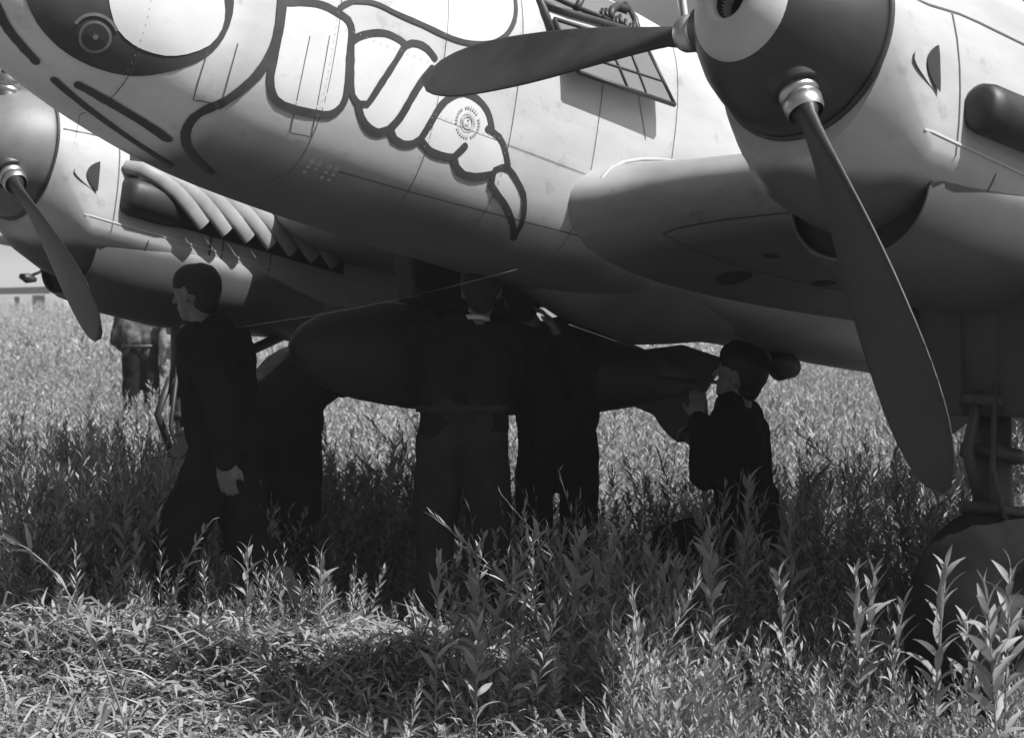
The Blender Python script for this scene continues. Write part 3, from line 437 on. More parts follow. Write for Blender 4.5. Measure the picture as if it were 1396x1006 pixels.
WS=[(.20,-.90,-4.05,-.14),(.42,-.98,-4.0,-.13),(.52,-1.05,-3.98,-.11),(.64,-1.14,-3.95,-.08),(.8,-1.20,-3.92,-.055),(1.05,-1.22,-3.88,-.04),(1.7,-1.25,-3.83,-.02),(2.55,-1.3,-3.78,.02),(3.1,-1.55,-3.72,.06),(3.6,-1.72,-3.65,.10),(5,-2.0,-3.4,.20),(6.5,-2.25,-3.15,.31),(7.6,-2.45,-3.0,.40),(7.95,-2.55,-2.92,.43),(8.06,-2.7,-2.85,.44)]  # outer leading edge, out of view, set back to move its ground shadow
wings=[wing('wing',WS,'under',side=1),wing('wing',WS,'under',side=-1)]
# aileron mass balance under the far wing
mb=tube_data([(-3.1,-7.86,.36),(-3.1,-7.88,.27),(-3.0,-7.9,.20)],.014,8)
tube_data([(-2.93,-7.9,.195),(-3.0,-7.9,.19),(-3.08,-7.9,.195)],[.02,.045,.02],10,1,*mb)
link('mass_balance',fix(pm('mass_balance',*mb)),'spinner',wings[1])
wing('tailplane',[(0,-8.6,-9.9,.28),(2.2,-8.75,-9.8,.3)],'skin',.1,.09,1); wing('tailplane',[(0,-8.6,-9.9,.28),(2.2,-8.75,-9.8,.3)],'skin',.1,.09,-1)
for s in (1,-1):
    rings=[[(le-u,s*2.2+z,zz) for u,z in foil(le-te,.09)] for zz,le,te in ((-.35,-8.9,-9.9),(0,-8.6,-10.1),(.6,-8.7,-10.1),(1.05,-9.05,-10.0),(1.15,-9.3,-9.9))]
    apart('tail_fin',loft('tail_fin',rings),'skin')
# wing root fillet ring seam + small access holes on the lower surface
wb=BVHTree.FromPolygons([tuple(v.co) for v in wings[0].data.vertices],[tuple(p.vertices) for p in wings[0].data.polygons])
def underdisc(x,y,r,m='dark',name='access_hole',par=None):
    h=wb.ray_cast(Vector((x,y,-3)),Vector((0,0,1)))
    if h[0] is None: return
    V=[h[0]]+[h[0]+Vector((math.cos(a)*r,math.sin(a)*r,0)) for a in [2*math.pi*k/20 for k in range(20)]]
    V=[(v.x,v.y,(wb.ray_cast(Vector((v.x,v.y,-3)),Vector((0,0,1)))[0] or h[0]).z-.003) for v in V]
    link(name,fix(pm(name,V,[(0,k,k%20+1) for k in range(1,21)])),m,par or wings[0])
for x,y,r in ((-1.9,.95,.035),(-2.05,.62,.085),(-2.5,.8,.06)): underdisc(x,y,r)
def underline(pts,w,name='panel_seam'):
    V=[];F=[]
    P=[Vector((x,y,0)) for x,y in pts]; Q=[]
    for a,b in zip(P,P[1:]):
        for i in range(24): Q.append(a.lerp(b,i/24))
    Q.append(P[-1])
    for i,q in enumerate(Q):
        t=(Q[min(i+1,len(Q)-1)]-Q[max(i-1,0)]).normalized(); s=Vector((-t.y,t.x,0))
        for k in (-.5,.5):
            c=q+s*w*k; h=wb.ray_cast(Vector((c.x,c.y,-3)),Vector((0,0,1)))[0]
            V.append((c.x,c.y,(h.z if h else 0)-.003))
    for i in range(len(Q)-1): F.append((2*i,2*i+1,2*i+3,2*i+2))
    link(name,fix(pm(name,V,F)),'line',wings[0])
underline([(-1.42,.72),(-1.46,2.2)],.012); underline([(-1.42,.72),(-3.4,.78)],.008); underline([(-1.46,1.5),(-3.4,1.5)],.006); underline([(-2.6,.6),(-2.6,2.2)],.008)
def wsec(y):
    for a,b in zip(WS,WS[1:]):
        if a[0]<=y<=b[0]:
            t=(y-a[0])/(b[0]-a[0]); le,te,zc=[a[i]+(b[i]-a[i])*t for i in (1,2,3)]; return [(le-u,zc+z) for u,z in foil(le-te,.178)]
fr_=wsec(.60); link('wing_root_fillet',tube('wing_root_fillet',[(x,.60-.05*max(0,1-abs(i-5)/6),z) for i,(x,z) in enumerate([fr_[k%40] for k in range(0,10)])],[.003]+[.009]*8+[.003],8),'skin',wings[0])
bf=[xring(x,-.2,-.05,zb,w,2.2,40) for x,zb,w in ((-1.25,-.42,.12),(-1.38,-.485,.24),(-1.6,-.535,.34),(-1.85,-.585,.40),(-2.05,-.595,.40),(-2.3,-.54,.38),(-2.6,-.465,.36),(-3.0,-.415,.34),(-3.6,-.385,.3),(-4.4,-.31,.2))]
apart('belly_fairing',loft('belly_fairing',bf),'fairing')
# open gun bay: recessed opening, drop-down triangular door, hoses, ammunition belt
def sp(x,z,e=0):
    y=surf_y(x,z); N=Vector(surf_n(x,max(y,.01),z)); return Vector((x,y,z))+N*e
fill('gun_bay_opening',[(-.70,.80),(-.745,.635),(-.9,.65),(-1.1,.68),(-1.36,.715),(-1.36,.87),(-1.2,.86),(-.95,.83)],'under',.003)
def barr(name,pts,r,m,par=fus,seg=8): return link(name,tube(name,pts,r,seg),m,par)
def onf(pts,e): return [sp(x,z,e) for x,z in pts]
barr('gun_bay_frame',onf([(-.67,.85),(-.71,.74),(-.745,.62),(-.79,.52)],.012),.017,'black')
barr('gun_bay_frame',onf([(-.74,.655),(-.9,.665),(-1.1,.69),(-1.37,.725)],.012),.016,'black')
barr('gun_bay_frame',onf([(-.74,.72),(-.9,.715),(-1.1,.72),(-1.2,.725)],.010),.010,'black')
barr('gun_bay_frame',onf([(-1.36,.70),(-1.37,.8),(-1.375,.88)],.012),.015,'black')
barr('ammunition_hose',onf([(-.95,.70),(-1.0,.76),(-1.04,.82),(-1.05,.88)],.02),.016,'black')
barr('ammunition_hose',onf([(-1.17,.73),(-1.2,.78),(-1.26,.82),(-1.34,.83)],.02),.017,'black')
for k in range(9):
    x=-1.12-.03*k; z=.735+.012*math.sin(k*1.9); barr('cartridge',onf([(x,z-.02),(x-.012,z+.025)],.016),.009,'spinner',seg=6)
# the door hangs from the lower edge of the bay and stands out from the side
dA=sp(-.80,.60,.012); dB=sp(-1.40,.665,.012); dC=Vector((-1.494,.61,.407)); dD=Vector((-.89,.585,.377))
nrm=(dB-dA).cross(dC-dA).normalized()
door=link('gun_bay_door',plate('gun_bay_door',[dA,dB,dC,dD],.006,nrm),'under',fus,smooth=False)
rim=[dA,dB,dC,dD,dA]
for a,b in zip(rim,rim[1:]): barr('door_rim',[a,b],.011,'gear',door,6)
barr('door_rib',[dA.lerp(dB,.55),dD.lerp(dC,.5)],.008,'gear',door,6); barr('door_rib',[dA.lerp(dD,.6),dB.lerp(dC,.6)],.006,'gear',door,6)
barr('door_stay',[dC.lerp(dD,.3),sp(-1.25,.73,.01)],.006,'black',door,6)
# nacelles, spinners, blades, exhausts, gear (port side built, starboard copied)
NS=[(.0,.0,.335,-.42,.345,2.),(-.02,.0,.345,-.44,.352,2.),(-.1,-.02,.375,-.50,.365,2.05),(-.25,-.04,.41,-.56,.38,2.1),(-.5,-.05,.45,-.60,.395,2.2),(-.9,-.05,.48,-.62,.41,2.3),(-1.3,-.05,.46,-.62,.415,2.3),(-1.9,-.06,.38,-.60,.41,2.3),(-2.4,-.05,.28,-.52,.36,2.2),(-3.0,-.02,.18,-.38,.27,2.1),(-3.45,.0,.08,-.20,.13,2.),(-3.6,.0,.02,-.08,.03,2.)]
def nring(x,zm,zt,zb,w,n):
    k=min(1,max(0,(-x)/.25)); o=[]; zc_=-.33*k+zm*(1-k)
    for i in range(25):
        a=math.pi*i/24; o.append((x,w*spow(math.cos(a),2/n),zc_+(zt-zc_)*spow(math.sin(a),2/n)))
    for i in range(1,24):
        a=math.pi+math.pi*i/24; e=2-.55*k; o.append((x,(w-.004*k)*spow(math.cos(a),2/e),zc_-.004*k+(zc_-zb)*spow(math.sin(a),2/e)))
    return o
nac_me=sharp(loft('engine_nacelle',[nring(*s) for s in NS]),28)
sp_me=lathe('spinner',[(-.012,.30),(0,.325),(.004,.340),(.03,.338),(.10,.322),(.18,.292),(.25,.252),(.30,.212),(.325,.185)],seg=64)
ring_me=lathe('spinner_nose',[(.322,.187),(.335,.182),(.36,.162),(.385,.130),(.398,.098),(.400,.080),(.392,.068),(.375,.062),(.30,.060)],seg=56)
bore_me=lathe('cannon_bore',[(.37,.0615),(.27,.0605),(.26,.001)],seg=32)
seam_me=lathe('spinner_seam',[(-.004,.344),(.000,.352),(.010,.352),(.014,.341)],seg=64)
def blade_mesh():
    rings=[]
    for i in range(26):
        t=i/25; r=.30+t*1.40
        if t<.10: ch=.105+.02*t/.10
        else: ch=.125+(.292-.125)*math.sin(min(1,(t-.10)/.50)*math.pi/2)
        if t>.62: ch*=math.sqrt(max(0,1-((t-.62)/.383)**2.6))
        ch=max(ch,.012); th=(.105 if t<.03 else max(.011,.10*(1-t)**2.6+.010)); th=min(th,ch)
        be=R_(42-24*t); ca,sa=math.cos(be),math.sin(be); ring=[]
        for k in range(18):
            a=2*math.pi*k/18; u=math.cos(a); v=math.sin(a)
            c=u*ch/2-.02*ch; z=v*th/2*(1 if t<.06 else (.65+.35*u)*(1.0 if v>0 else .55))
            # chord along (sin,0,cos); normal along (cos,0,-sin)
            ring.append((c*sa+z*ca,r,c*ca-z*sa))
        rings.append(ring)
    return loft('blade',rings)
bl_me=blade_mesh()
cuff_me=lathe('blade_cuff',[(.25,.062),(.30,.066),(.310,.066),(.313,.058),(.325,.058),(.328,.064),(.362,.062),(.375,.056)],axis='y',seg=28)
sock_me=lathe('blade_socket',[(.20,.098),(.282,.086),(.290,.078),(.285,.066)],axis='y',seg=32)
def stub_mesh(x0,last=False):
    V=[];F=[]
    path=[(x0+.06,.36,.02),(x0-.0,.435,.015),(x0-.09,.475,-.015),(x0-.19,.495,-.065),(x0-.28,.505,-.125),(x0-.37,.51,-.195)]
    tube_data(path,[.036,.043,.044,.044,.043,.041],14,1.,V,F,caps=False)
    for i,p in enumerate(path):
        for k in range(14):
            v=V[i*14+k]; V[i*14+k]=(v[0],p[1]+(v[1]-p[1])*.42,v[2])
    return fix(pm('exhaust_stub',V,F))
def nacelle(side,phase):
    loc=OFF+Vector((0,side*E,0)); tone='skin'
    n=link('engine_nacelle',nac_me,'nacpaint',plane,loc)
    me_=sp_me if side>0 else sp_me.copy()
    if side<0: me_.materials.clear()
    s=link('spinner',me_,'spinner' if side>0 else 'spinnerpale',plane,loc); link('spinner_nose',ring_me,'gearlit' if 0 else 'noser',s); link('cannon_bore',bore_me,'dark',s); link('spinner_seam',seam_me,'black',s)
    for k in range(3):
        a=phase+k*2*math.pi/3
        for nm,me,mm in (('blade',bl_me,'blade'),('blade_cuff',cuff_me,'metal'),('blade_socket',sock_me,'spinner')):
            o=link(nm,me,mm,s,(.17,0,0)); o.rotation_euler=(a,0,0)
    return n,loc
M['noser']=mat('spinner_nose_pale_paint',.52,.45,.1,6,.5,dirt=.2)
nac_bvh=BVHTree.FromPolygons([tuple(v.co) for v in nac_me.vertices],[tuple(p.vertices) for p in nac_me.polygons])
def nside(x,z,e=0,s=1):
    h=nac_bvh.ray_cast(Vector((x,2*s,z)),Vector((0,-s,0)))
    return h[0]+h[1]*(e if h[1].y*s>0 else -e)
def nrib(pts,w,eps=.003,s=1):
    V=[];F=[];Q=[]
    for (x0,z0),(x1,z1) in zip(pts,pts[1:]):
        for i in range(10): Q.append((x0+(x1-x0)*i/10,z0+(z1-z0)*i/10))
    Q.append(pts[-1])
    for i,(x,z) in enumerate(Q):
        a=Q[max(i-1,0)];b=Q[min(i+1,len(Q)-1)]; l=math.hypot(b[0]-a[0],b[1]-a[1]) or 1
        dx,dz=-(b[1]-a[1])/l*w/2,(b[0]-a[0])/l*w/2
        V.append(nside(x+dx,z+dz,eps,s)); V.append(nside(x-dx,z-dz,eps,s))
    for i in range(len(Q)-1): F.append((2*i,2*i+1,2*i+3,2*i+2))
    return fix(pm('panel_seam',V,F))
seams=[nrib([(-.02,.12),(-.4,.17),(-.9,.18),(-1.3,.17)],.007),nrib([(-.36,-.33),(-.36,0),(-.36,.16)],.006),nrib([(-.95,-.12),(-.96,-.5)],.016),nrib([(-1.03,-.12),(-1.04,-.5)],.010),nrib([(-.58,-.33),(-.6,-.5)],.006),nrib([(-1.35,-.12),(-1.36,-.5)],.008)]
glint_me=nrib([(-.2,-.285),(-.5,-.29),(-1.0,-.29),(-1.6,-.29)],.008,.004)  # pale strip painted as sunlight caught along the cowling edge
# air scoop: flush ramp sheet, and a dark sheet painting the shade in its mouth
def sheet(name,f,nu,nv,e):
    V=[];F=[]
    for i in range(nu+1):
        for k in range(nv+1): x,z=f(i/nu,k/nv*2-1); V.append(nside(x,z,e if not callable(e) else e(i/nu)))
    for i in range(nu):
        for k in range(nv): q=i*(nv+1)+k; F.append((q,q+1,q+nv+2,q+nv+1))
    return fix(pm(name,V,F))
def scoop_mesh(): return sheet('air_scoop',lambda u,v:(-.10-.115*u,-.075+v*(.012+.062*u**.7)),8,8,lambda u:.010-.007*u)
def scoop_hole(): return sheet('scoop_mouth',lambda u,v:(-.245+(.075*u*(1-.9*v*v)),-.075+v*.078),6,10,.0115)
sc_me,sh_me=scoop_mesh(),scoop_hole()
stub_me=[stub_mesh(-.46-.15*k) for k in range(7)]
def front_shroud():
    rings=[]
    for x,a in ((-.385,.05),(-.395,.072),(-.44,.085),(-.62,.088),(-.80,.075)):
        rings.append([(x,.36+a*1.5*max(0,math.cos(t))+.0,-.13+a*1.25*spow(math.sin(t),.7)) for t in [2*math.pi*k/20 for k in range(20)]])
    return loft('exhaust_shroud',rings)
shr_me=front_shroud()
damp_me=loft('exhaust_flame_damper',[[(x,.43+rr*.9*math.cos(q)+.03*min(1,(-x-.38)),-.16+rr*math.sin(q)+.05*(-x-.38)) for q in [2*math.pi*k/24 for k in range(24)]] for x,rr in ((-.383,.02),(-.386,.06),(-.40,.078),(-.44,.086),(-.9,.088),(-1.0,.094),(-1.06,.088),(-1.7,.085),(-1.74,.06))])
gapshade_me=fix(pm('exhaust_gap_shade',[nside(x,z,.006) for x in [-.42-.145*i for i in range(11)] for z in (.10,.02,-.08,-.16,-.22)],[(i*5+k,i*5+k+1,i*5+k+6,i*5+k+5) for i in range(10) for k in range(4)]))  # dark sheet standing for the shade between and below the exhaust stubs
# chin oil cooler: bath below the nacelle with a round lipped mouth
def chin():
    rings=[]
    for x,w,zt,zb in ((-.34,.28,-.26,-.665),(-.38,.30,-.25,-.685),(-.6,.335,-.2,-.71),(-.95,.385,-.16,-.71),(-1.3,.385,-.14,-.68),(-1.8,.33,-.2,-.60)):
        rings.append(xring(x,-.40,zt,zb,w,2.3,36,.04))
    return loft('oil_cooler',rings,False,True)
chin_me=chin()
lip=[(-.337,.04+.28*spow(math.cos(q),2/2.3),-.40+.265*spow(math.sin(q),2/2.3)) for q in [R_(178+184*i/30) for i in range(31)]]; lip_me=tube('oil_cooler_lip',lip,.007,8)
mouth_me=pm('oil_cooler_mouth',xring(-.37,-.40,-.24,-.672,.29,2.3,36,.04),[tuple(range(36))])
tyre_prof=[]
for k in range(17):
    a=math.pi*(k/16); tyre_prof.append((-.165*math.cos(a),.25+.175*math.sin(a)**.75-(.009 if k in (6,8,10) else 0)))
tyre_me=lathe('tyre',[(-.12,.23)]+tyre_prof+[(.12,.23)],axis='y',seg=56)
tread_me=None
hub_me=lathe('wheel_hub',[(-.09,.001),(-.11,.06),(-.10,.10),(-.075,.13),(-.09,.20),(-.125,.245),(.125,.245),(.09,.20),(.075,.13),(.10,.10),(.11,.06),(.09,.001)],axis='y',seg=40)
def gear_parts(par_loc,side):
    oy=.12 if side>0 else .10; lr=.10 if side>0 else .055
    W=Vector((-1.27,(oy+.04),-1.775)); top=Vector((-1.0,oy,-.45))
    V,F=tube_data([top,top.lerp(W,.45)],lr,16); tube_data([top.lerp(W,.42),W],lr*.7,14,1,V,F)
    tube_data([W+Vector((0,-.21,0)),W+Vector((0,.21,0))],.04,10,1,V,F)
    tube_data([top.lerp(W,.40)+Vector((-.02,0,0)),Vector((-1.9,oy,-.5))],.03,8,1,V,F)
    for k in range(4): # torque links and hose
        tube_data([top.lerp(W,.40)+Vector((.07,0,0)),top.lerp(W,.56)+Vector((.16,0,0)),top.lerp(W,.72)+Vector((.06,0,0))],.022,8,1,V,F) if k==0 else None
    tube_data([top.lerp(W,.35)+Vector((.06,.06,0)),top.lerp(W,.6)+Vector((.13,.08,0)),top.lerp(W,.9)+Vector((.05,.12,.05))],.012,6,1,V,F)
    for q in (.42,.55,.70): tube_data([top.lerp(W,q)-Vector((0,0,.02)),top.lerp(W,q)+Vector((0,0,.02))],lr*1.12,14,1,V,F)
    leg=link('landing_gear_leg',fix(pm('landing_gear_leg',V,F)),'gear',plane,par_loc)
    w=link('wheel',hub_me,'hubpaint',plane,par_loc+W); link('tyre',tyre_me,'rubber',w)
    for s in ((-1,1) if side>0 else ()):
        y=oy+s*(.31 if s>0 else .25); zb=-1.08 if side>0 else -.74
        P=[(-.95,y,-.50),(-1.45,y,-.48),(-1.47,y+s*.02,zb+.08),(-1.36,y+s*.03,zb),(-1.08,y+s*.03,zb-.01),(-.98,y+s*.02,zb+.08)]
        d=link('gear_door',plate('gear_door',P,.018,Vector((0,s,0))),'gear' if side>0 else 'gearlit',plane,par_loc,smooth=False); bevel(d,.006)
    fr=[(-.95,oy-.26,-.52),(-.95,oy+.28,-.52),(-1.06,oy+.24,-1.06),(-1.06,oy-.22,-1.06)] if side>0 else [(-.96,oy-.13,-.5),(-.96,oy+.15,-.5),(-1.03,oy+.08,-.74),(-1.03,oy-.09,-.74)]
    bevel(link('leg_fairing',plate('leg_fairing',fr,.02),'gearlit' if side<0 else 'gear',plane,par_loc,smooth=False),.008)
for side,ph in ((1,3.1441),(-1,-0.6304)):
    n,loc=nacelle(side,ph)
    for me in seams: link('panel_seam',me,'line',n)
    link('ledge_glint',glint_me,'noser',n)
    link('air_scoop',sc_me,'skin',n); link('scoop_mouth',sh_me,'dark',n)
    if side>0: link('exhaust_flame_damper',damp_me,'dampmetal',n)
    else:
        link('exhaust_gap_shade',gapshade_me,'dark',n); link('exhaust_shroud',shr_me,'dampmetal',n)
        for me in stub_me: link('exhaust_stub',me,'exhaust',n)
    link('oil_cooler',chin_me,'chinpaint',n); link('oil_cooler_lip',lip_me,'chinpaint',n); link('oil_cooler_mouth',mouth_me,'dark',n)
    gear_parts(loc,side)
# belly rack holding the bomb, small fairings under the rear belly
bevel(apart('bomb_rack',plate('bomb_rack',[(-1.0,-.67,-.25),(-2.0,-.67,-.25),(-1.9,-.67,-.5),(-1.1,-.67,-.58)],.14,Vector((0,1,0))),'bomb',False),.02)
for x,r in ((-3.0,.08),(-3.25,.09)):
    apart('belly_fairing',lathe('belly_fairing',[(-.14,.005),(-.1,r*.6),(0,r),(.1,r*.6),(.14,.005)],'x',16,(x,.0,-.455)),'gear')
# ------------------------------------------------------------------ bomb
BA=Vector((-.47,-.60,-.92)); BB=Vector((-2.62,-.60,-.64))
bax=(BA-BB).normalized(); rotb=bax.to_track_quat('X','Z').to_matrix()
bw_=AT+AR@BA; BR=AR@rotb; base_b=bw_
bomb=empty('bomb',AT+AR@((BA+BB)/2),BR.to_euler()); tag(bomb,'large dark bomb being hung beneath the belly of the warplane','bomb')
Lb=(BA-BB).length; hb=Lb/2; RB=.245
prof=[(hb,.002),(hb-.02,.05),(hb-.08,.11),(hb-.2,.175),(hb-.4,.225),(hb-.6,RB),(-.35,RB),(-.75,.238),(-hb-.1,.17),(-hb-.5,.085),(-hb-.52,.001)]
link('bomb_body',lathe('bomb_body',prof,'x',44),'bomb',bomb)
for x in (.35,-.3): link('bomb_band',lathe('bomb_band',[(x-.03,RB+.001),(x-.03,RB+.008),(x+.03,RB+.008),(x+.03,RB+.001)],'x',44),'bomb',bomb)
def yplate(n,P,y=0,th=.014): return link(n,plate(n,[Vector((x,y-th/2,z)) for x,z in P],th,Vector((0,1,0))),'bomb',bomb,smooth=False)
yplate('tail_fin',[(-1.10,.12),(-1.60,.201),(-1.983,.145),(-1.777,-.096),(-1.40,-.05)])
yplate('tail_fin',[(-1.15,-.14),(-1.40,-.20),(-1.45,-.247),(-1.52,-.30),(-1.609,-.342),(-1.70,-.335),(-1.79,-.281),(-1.82,-.18),(-1.70,-.06),(-1.40,.0)])
for s in (1,-1):
    P=[Vector((-1.12,s*.14,0)),Vector((-1.55,s*.24,0)),Vector((-1.85,s*.22,0)),Vector((-1.70,s*.05,0))]
    link('tail_fin',plate('tail_fin',[p-Vector((0,0,.007)) for p in P],.014,Vector((0,0,1))),'bomb',bomb,smooth=False)
link('hoist_lug',lathe('hoist_lug',[(.0,.04),(.05,.04)],'z',12,(0.1,0,RB)),'gear',bomb)
# ------------------------------------------------------------------ people
def remesh(name,caps,vox=.014,smooth=4,wr=0,wscale=9,seed=0,extra=None):
    """one continuous surface from tapered capsules (p0,r0,p1,r1[,flat axis scale])"""
    b=bmesh.new()
    for c in caps:
        p0,r0,p1,r1=Vector(c[0]),c[1],Vector(c[2]),c[3]; d=p1-p0; L=d.length
        q=(d.normalized() if L>1e-5 else Vector((0,0,1))).to_track_quat('Z','Y').to_matrix()
        pts=[];ns=16
        for k in range(5): a=-math.pi/2+math.pi/2*k/5; pts.append((r0*math.sin(a),r0*math.cos(a)))
        pts.append((0,r0)); pts.append((L,r1))
        for k in range(1,6): a=math.pi/2*k/5; pts.append((L+r1*math.sin(a),r1*math.cos(a)))
        vs_=[[b.verts.new(p0+q@Vector((r*math.cos(2*math.pi*j/ns),r*math.sin(2*math.pi*j/ns),h))) for j in range(ns)] for h,r in [(h,max(r,1e-4)) for h,r in pts]]
        for i in range(len(vs_)-1):
            for j in range(ns): b.faces.new((vs_[i][j],vs_[i][(j+1)%ns],vs_[i+1][(j+1)%ns],vs_[i+1][j]))
        b.faces.new(vs_[0][::-1]); b.faces.new(vs_[-1])
    bmesh.ops.recalc_face_normals(b,faces=b.faces)
    me=bpy.data.meshes.new(name); b.to_mesh(me); b.free()
    o=bpy.data.objects.new('build',me); COL.objects.link(o)
    r=o.modifiers.new('r','REMESH'); r.mode='VOXEL'; r.voxel_size=vox
    s=o.modifiers.new('s','SMOOTH'); s.iterations=smooth; s.factor=.5
    dg=bpy.context.evaluated_depsgraph_get(); out=bpy.data.meshes.new_from_object(o.evaluated_get(dg)); out.name=name
    bpy.data.objects.remove(o); bpy.data.meshes.remove(me)
    if wr:
        for v in out.vertices:
            p=v.co; k=noise.noise(Vector((p.x*wscale+seed,p.y*wscale,p.z*wscale*.55)))+.5*noise.noise(Vector((p.x*wscale*2.3,p.y*wscale*2.3+seed,p.z*wscale*1.6)))
            v.co=p+v.normal*k*wr
    return out
STAND=dict(pel=(0,0,.96),wai=(0,0,1.10),che=(0,0,1.32),nek=(0,.0,1.47),hed=(0,.03,1.635),
 sL=(-.18,0,1.42),sR=(.18,0,1.42),eL=(-.25,-.02,1.14),eR=(.25,-.02,1.14),wL=(-.26,.06,.90),wR=(.26,.06,.90),
 hL=(-.09,0,.92),hR=(.09,0,.92),kL=(-.11,.03,.50),kR=(.11,.03,.50),aL=(-.13,-.02,.09),aR=(.13,-.02,.09),tL=(-.15,.15,.035),tR=(.15,.15,.035))
def hand_caps(w,el,inner):
    w,el=Vector(w),Vector(el); d=(w-el).normalized(); s=d.cross(Vector(inner)).normalized(); n=s.cross(d).normalized(); c=[]
    for q in (-.026,0,.026): c.append((w+s*q*.6,.021,w+d*.075+s*q,.018))
    for k,(q,l) in enumerate(((-.033,.062),(-.011,.074),(.011,.078),(.033,.070))):
        b0=w+d*.085+s*q; m=b0+d*l*.55+n*.012; e=m+d*l*.42+n*.026
        c.append((b0,.0105,m,.0095)); c.append((m,.0095,e,.008))
    b0=w+d*.03+s*.035; m=b0+d*.035+s*.028+n*.012; c.append((b0,.014,m,.012)); c.append((m,.012,m+d*.032+n*.012+s*.004,.009))
    return c
def person(loc,rz,J,label,group=None,vox=.014,cloth='cloth',trous=None,cap=None,hair=True,collar=False,belt=None,sleeve=1.,shirt=None,look=(0,1,0),bulk=1.):
    j=dict(STAND); j.update(J); j={k:Vector(v) for k,v in j.items()}
    root=empty('person',loc,(0,0,rz)); tag(root,label,'person',group)
    H=j['hed']; f=Vector(look).normalized(); sd_=f.cross(Vector((0,0,1))).normalized(); up=sd_.cross(f)
    C=[]
    C+=[(j['nek']-Vector((0,0,.05)),.06,H-up*.06-f*.02,.052)]
    C+=[(H-f*.02+up*.025,.092,H+f*.015+up*.03,.088),(H+f*.025+up*.0,.072,H+f*.045-up*.075,.048),(H+f*.06-up*.085,.03,H+f*.062-up*.09,.03)]
    C+=[(H+f*.098+up*.012,.010,H+f*.118-up*.022,.015),(H+f*.088+up*.035+sd_*.03,.014,H+f*.088+up*.035-sd_*.03,.014),(H+f*.088-up*.052+sd_*.018,.011,H+f*.088-up*.052-sd_*.018,.011)]
    for s in (-1,1): C+=[(H+sd_*s*.088+up*.02,.013,H+sd_*s*.084-up*.03,.010),(H+f*.086+up*.014+sd_*s*.033,.009,H+f*.086+up*.014+sd_*s*.036,.009)]
    for a in 'LR':
        C+=[(j['s'+a],.046,j['e'+a],.036),(j['e'+a],.036,j['w'+a],.027)]
        inner=Vector((1 if a=='L' else -1,.2,0)); C+=hand_caps(j['w'+a]+(j['w'+a]-j['e'+a]).normalized()*.015,j['e'+a],inner)
        C+=[(j['h'+a],.075,j['k'+a],.052),(j['k'+a],.052,j['a'+a],.04),(j['a'+a],.042,j['t'+a],.035)]
        C+=[(j['che']+Vector((0,0,.04)),.065,j['s'+a],.048)]
    for s in (-.07,.07): C+=[(j['pel']+Vector((s,0,0)),.08,j['wai']+Vector((s*.8,0,0)),.075),(j['wai']+Vector((s*.8,0,0)),.075,j['che']+Vector((s*1.1,0,0)),.08)]
    link('body',remesh('body',C,vox*.72,2),'pskin',root)
    # jacket
    T=[]
    for s in (-.085,.085): T+=[(j['pel']+Vector((s*1.05,0,.02)),.112,j['wai']+Vector((s,0,0)),.112),(j['wai']+Vector((s,0,0)),.112,j['che']+Vector((s*1.15,0,0)),.122)]
    T+=[(j['che']+Vector((0,0,.12)),.085,j['nek']-Vector((0,0,.035)),.066)]
    for a in 'LR':
        T+=[(j['che']+Vector((0,0,.05)),.10,j['s'+a],.078),(j['s'+a],.080,j['e'+a],.062)]
        if sleeve>0: T+=[(j['e'+a],.062,j['e'+a].lerp(j['w'+a],sleeve),.046)]
    T=[(a,ra*bulk,b_,rb_*bulk) for a,ra,b_,rb_ in T]
    jk=link('shirt' if shirt else 'jacket',remesh('jacket',T,vox,4,.021,8,loc[0]*7),shirt or cloth,root)
    P=[]
    for s in (-.08,.08): P+=[(j['pel']+Vector((s,0,-.02)),.115,j['pel']+Vector((s,0,.10)),.112)]
    for a in 'LR': P+=[(j['h'+a],.112,j['k'+a],.088),(j['k'+a],.088,j['a'+a]+Vector((0,0,.02)),.072)]
    P=[(a,ra*bulk,b_,rb_*bulk) for a,ra,b_,rb_ in P]
    link('trousers',remesh('trousers',P,vox,4,.022,7,loc[0]*5+3),trous or cloth,root)
    for a in 'LR': link('boot',remesh('boot',[(j['a'+a]+Vector((0,0,.06)),.055,j['a'+a]-Vector((0,0,.03)),.05),(j['a'+a]-Vector((0,0,.03)),.052,j['t'+a],.045)],vox,3),'boot',root)
    if hair:
        link('hair',remesh('hair',[(H-f*.030+up*.042,.100,H+f*.012+up*.052,.092),(H-f*.045+up*.0,.086,H-f*.05-up*.045,.062)],vox*.8,2,.003,25),'hair',root)
    if cap:
        link('cap',remesh('cap',[(H-f*.05+up*.075-sd_*.0,.078,H+f*.05+up*.085,.070),(H-f*.02+up*.11,.055,H+f*.05+up*.12,.045)],vox*.8,3),'jacket',root)
    if collar:
        V=[];F=[]
        c=j['nek']-Vector((0,0,.005)); 
        pts=[c+Vector((math.cos(t)*.075,math.sin(t)*.066-.002,-.018*math.sin(t)+.012)) for t in [math.pi*(.95+1.1*k/14) for k in range(15)]]
        link('collar',tube('collar',pts,[.004]+[.011]*13+[.004],8,.4),'collar',root)
    if belt:
        V=[];F=[]; c=j['pel']+Vector((0,0,.10)); r=[]
        for k in range(33):
            t=2*math.pi*k/32; r.append(c+Vector((math.cos(t)*.2*bulk,math.sin(t)*.13*bulk,0)))
        link('belt',tube('belt',r,.021,6,.35),belt,root)
    return root
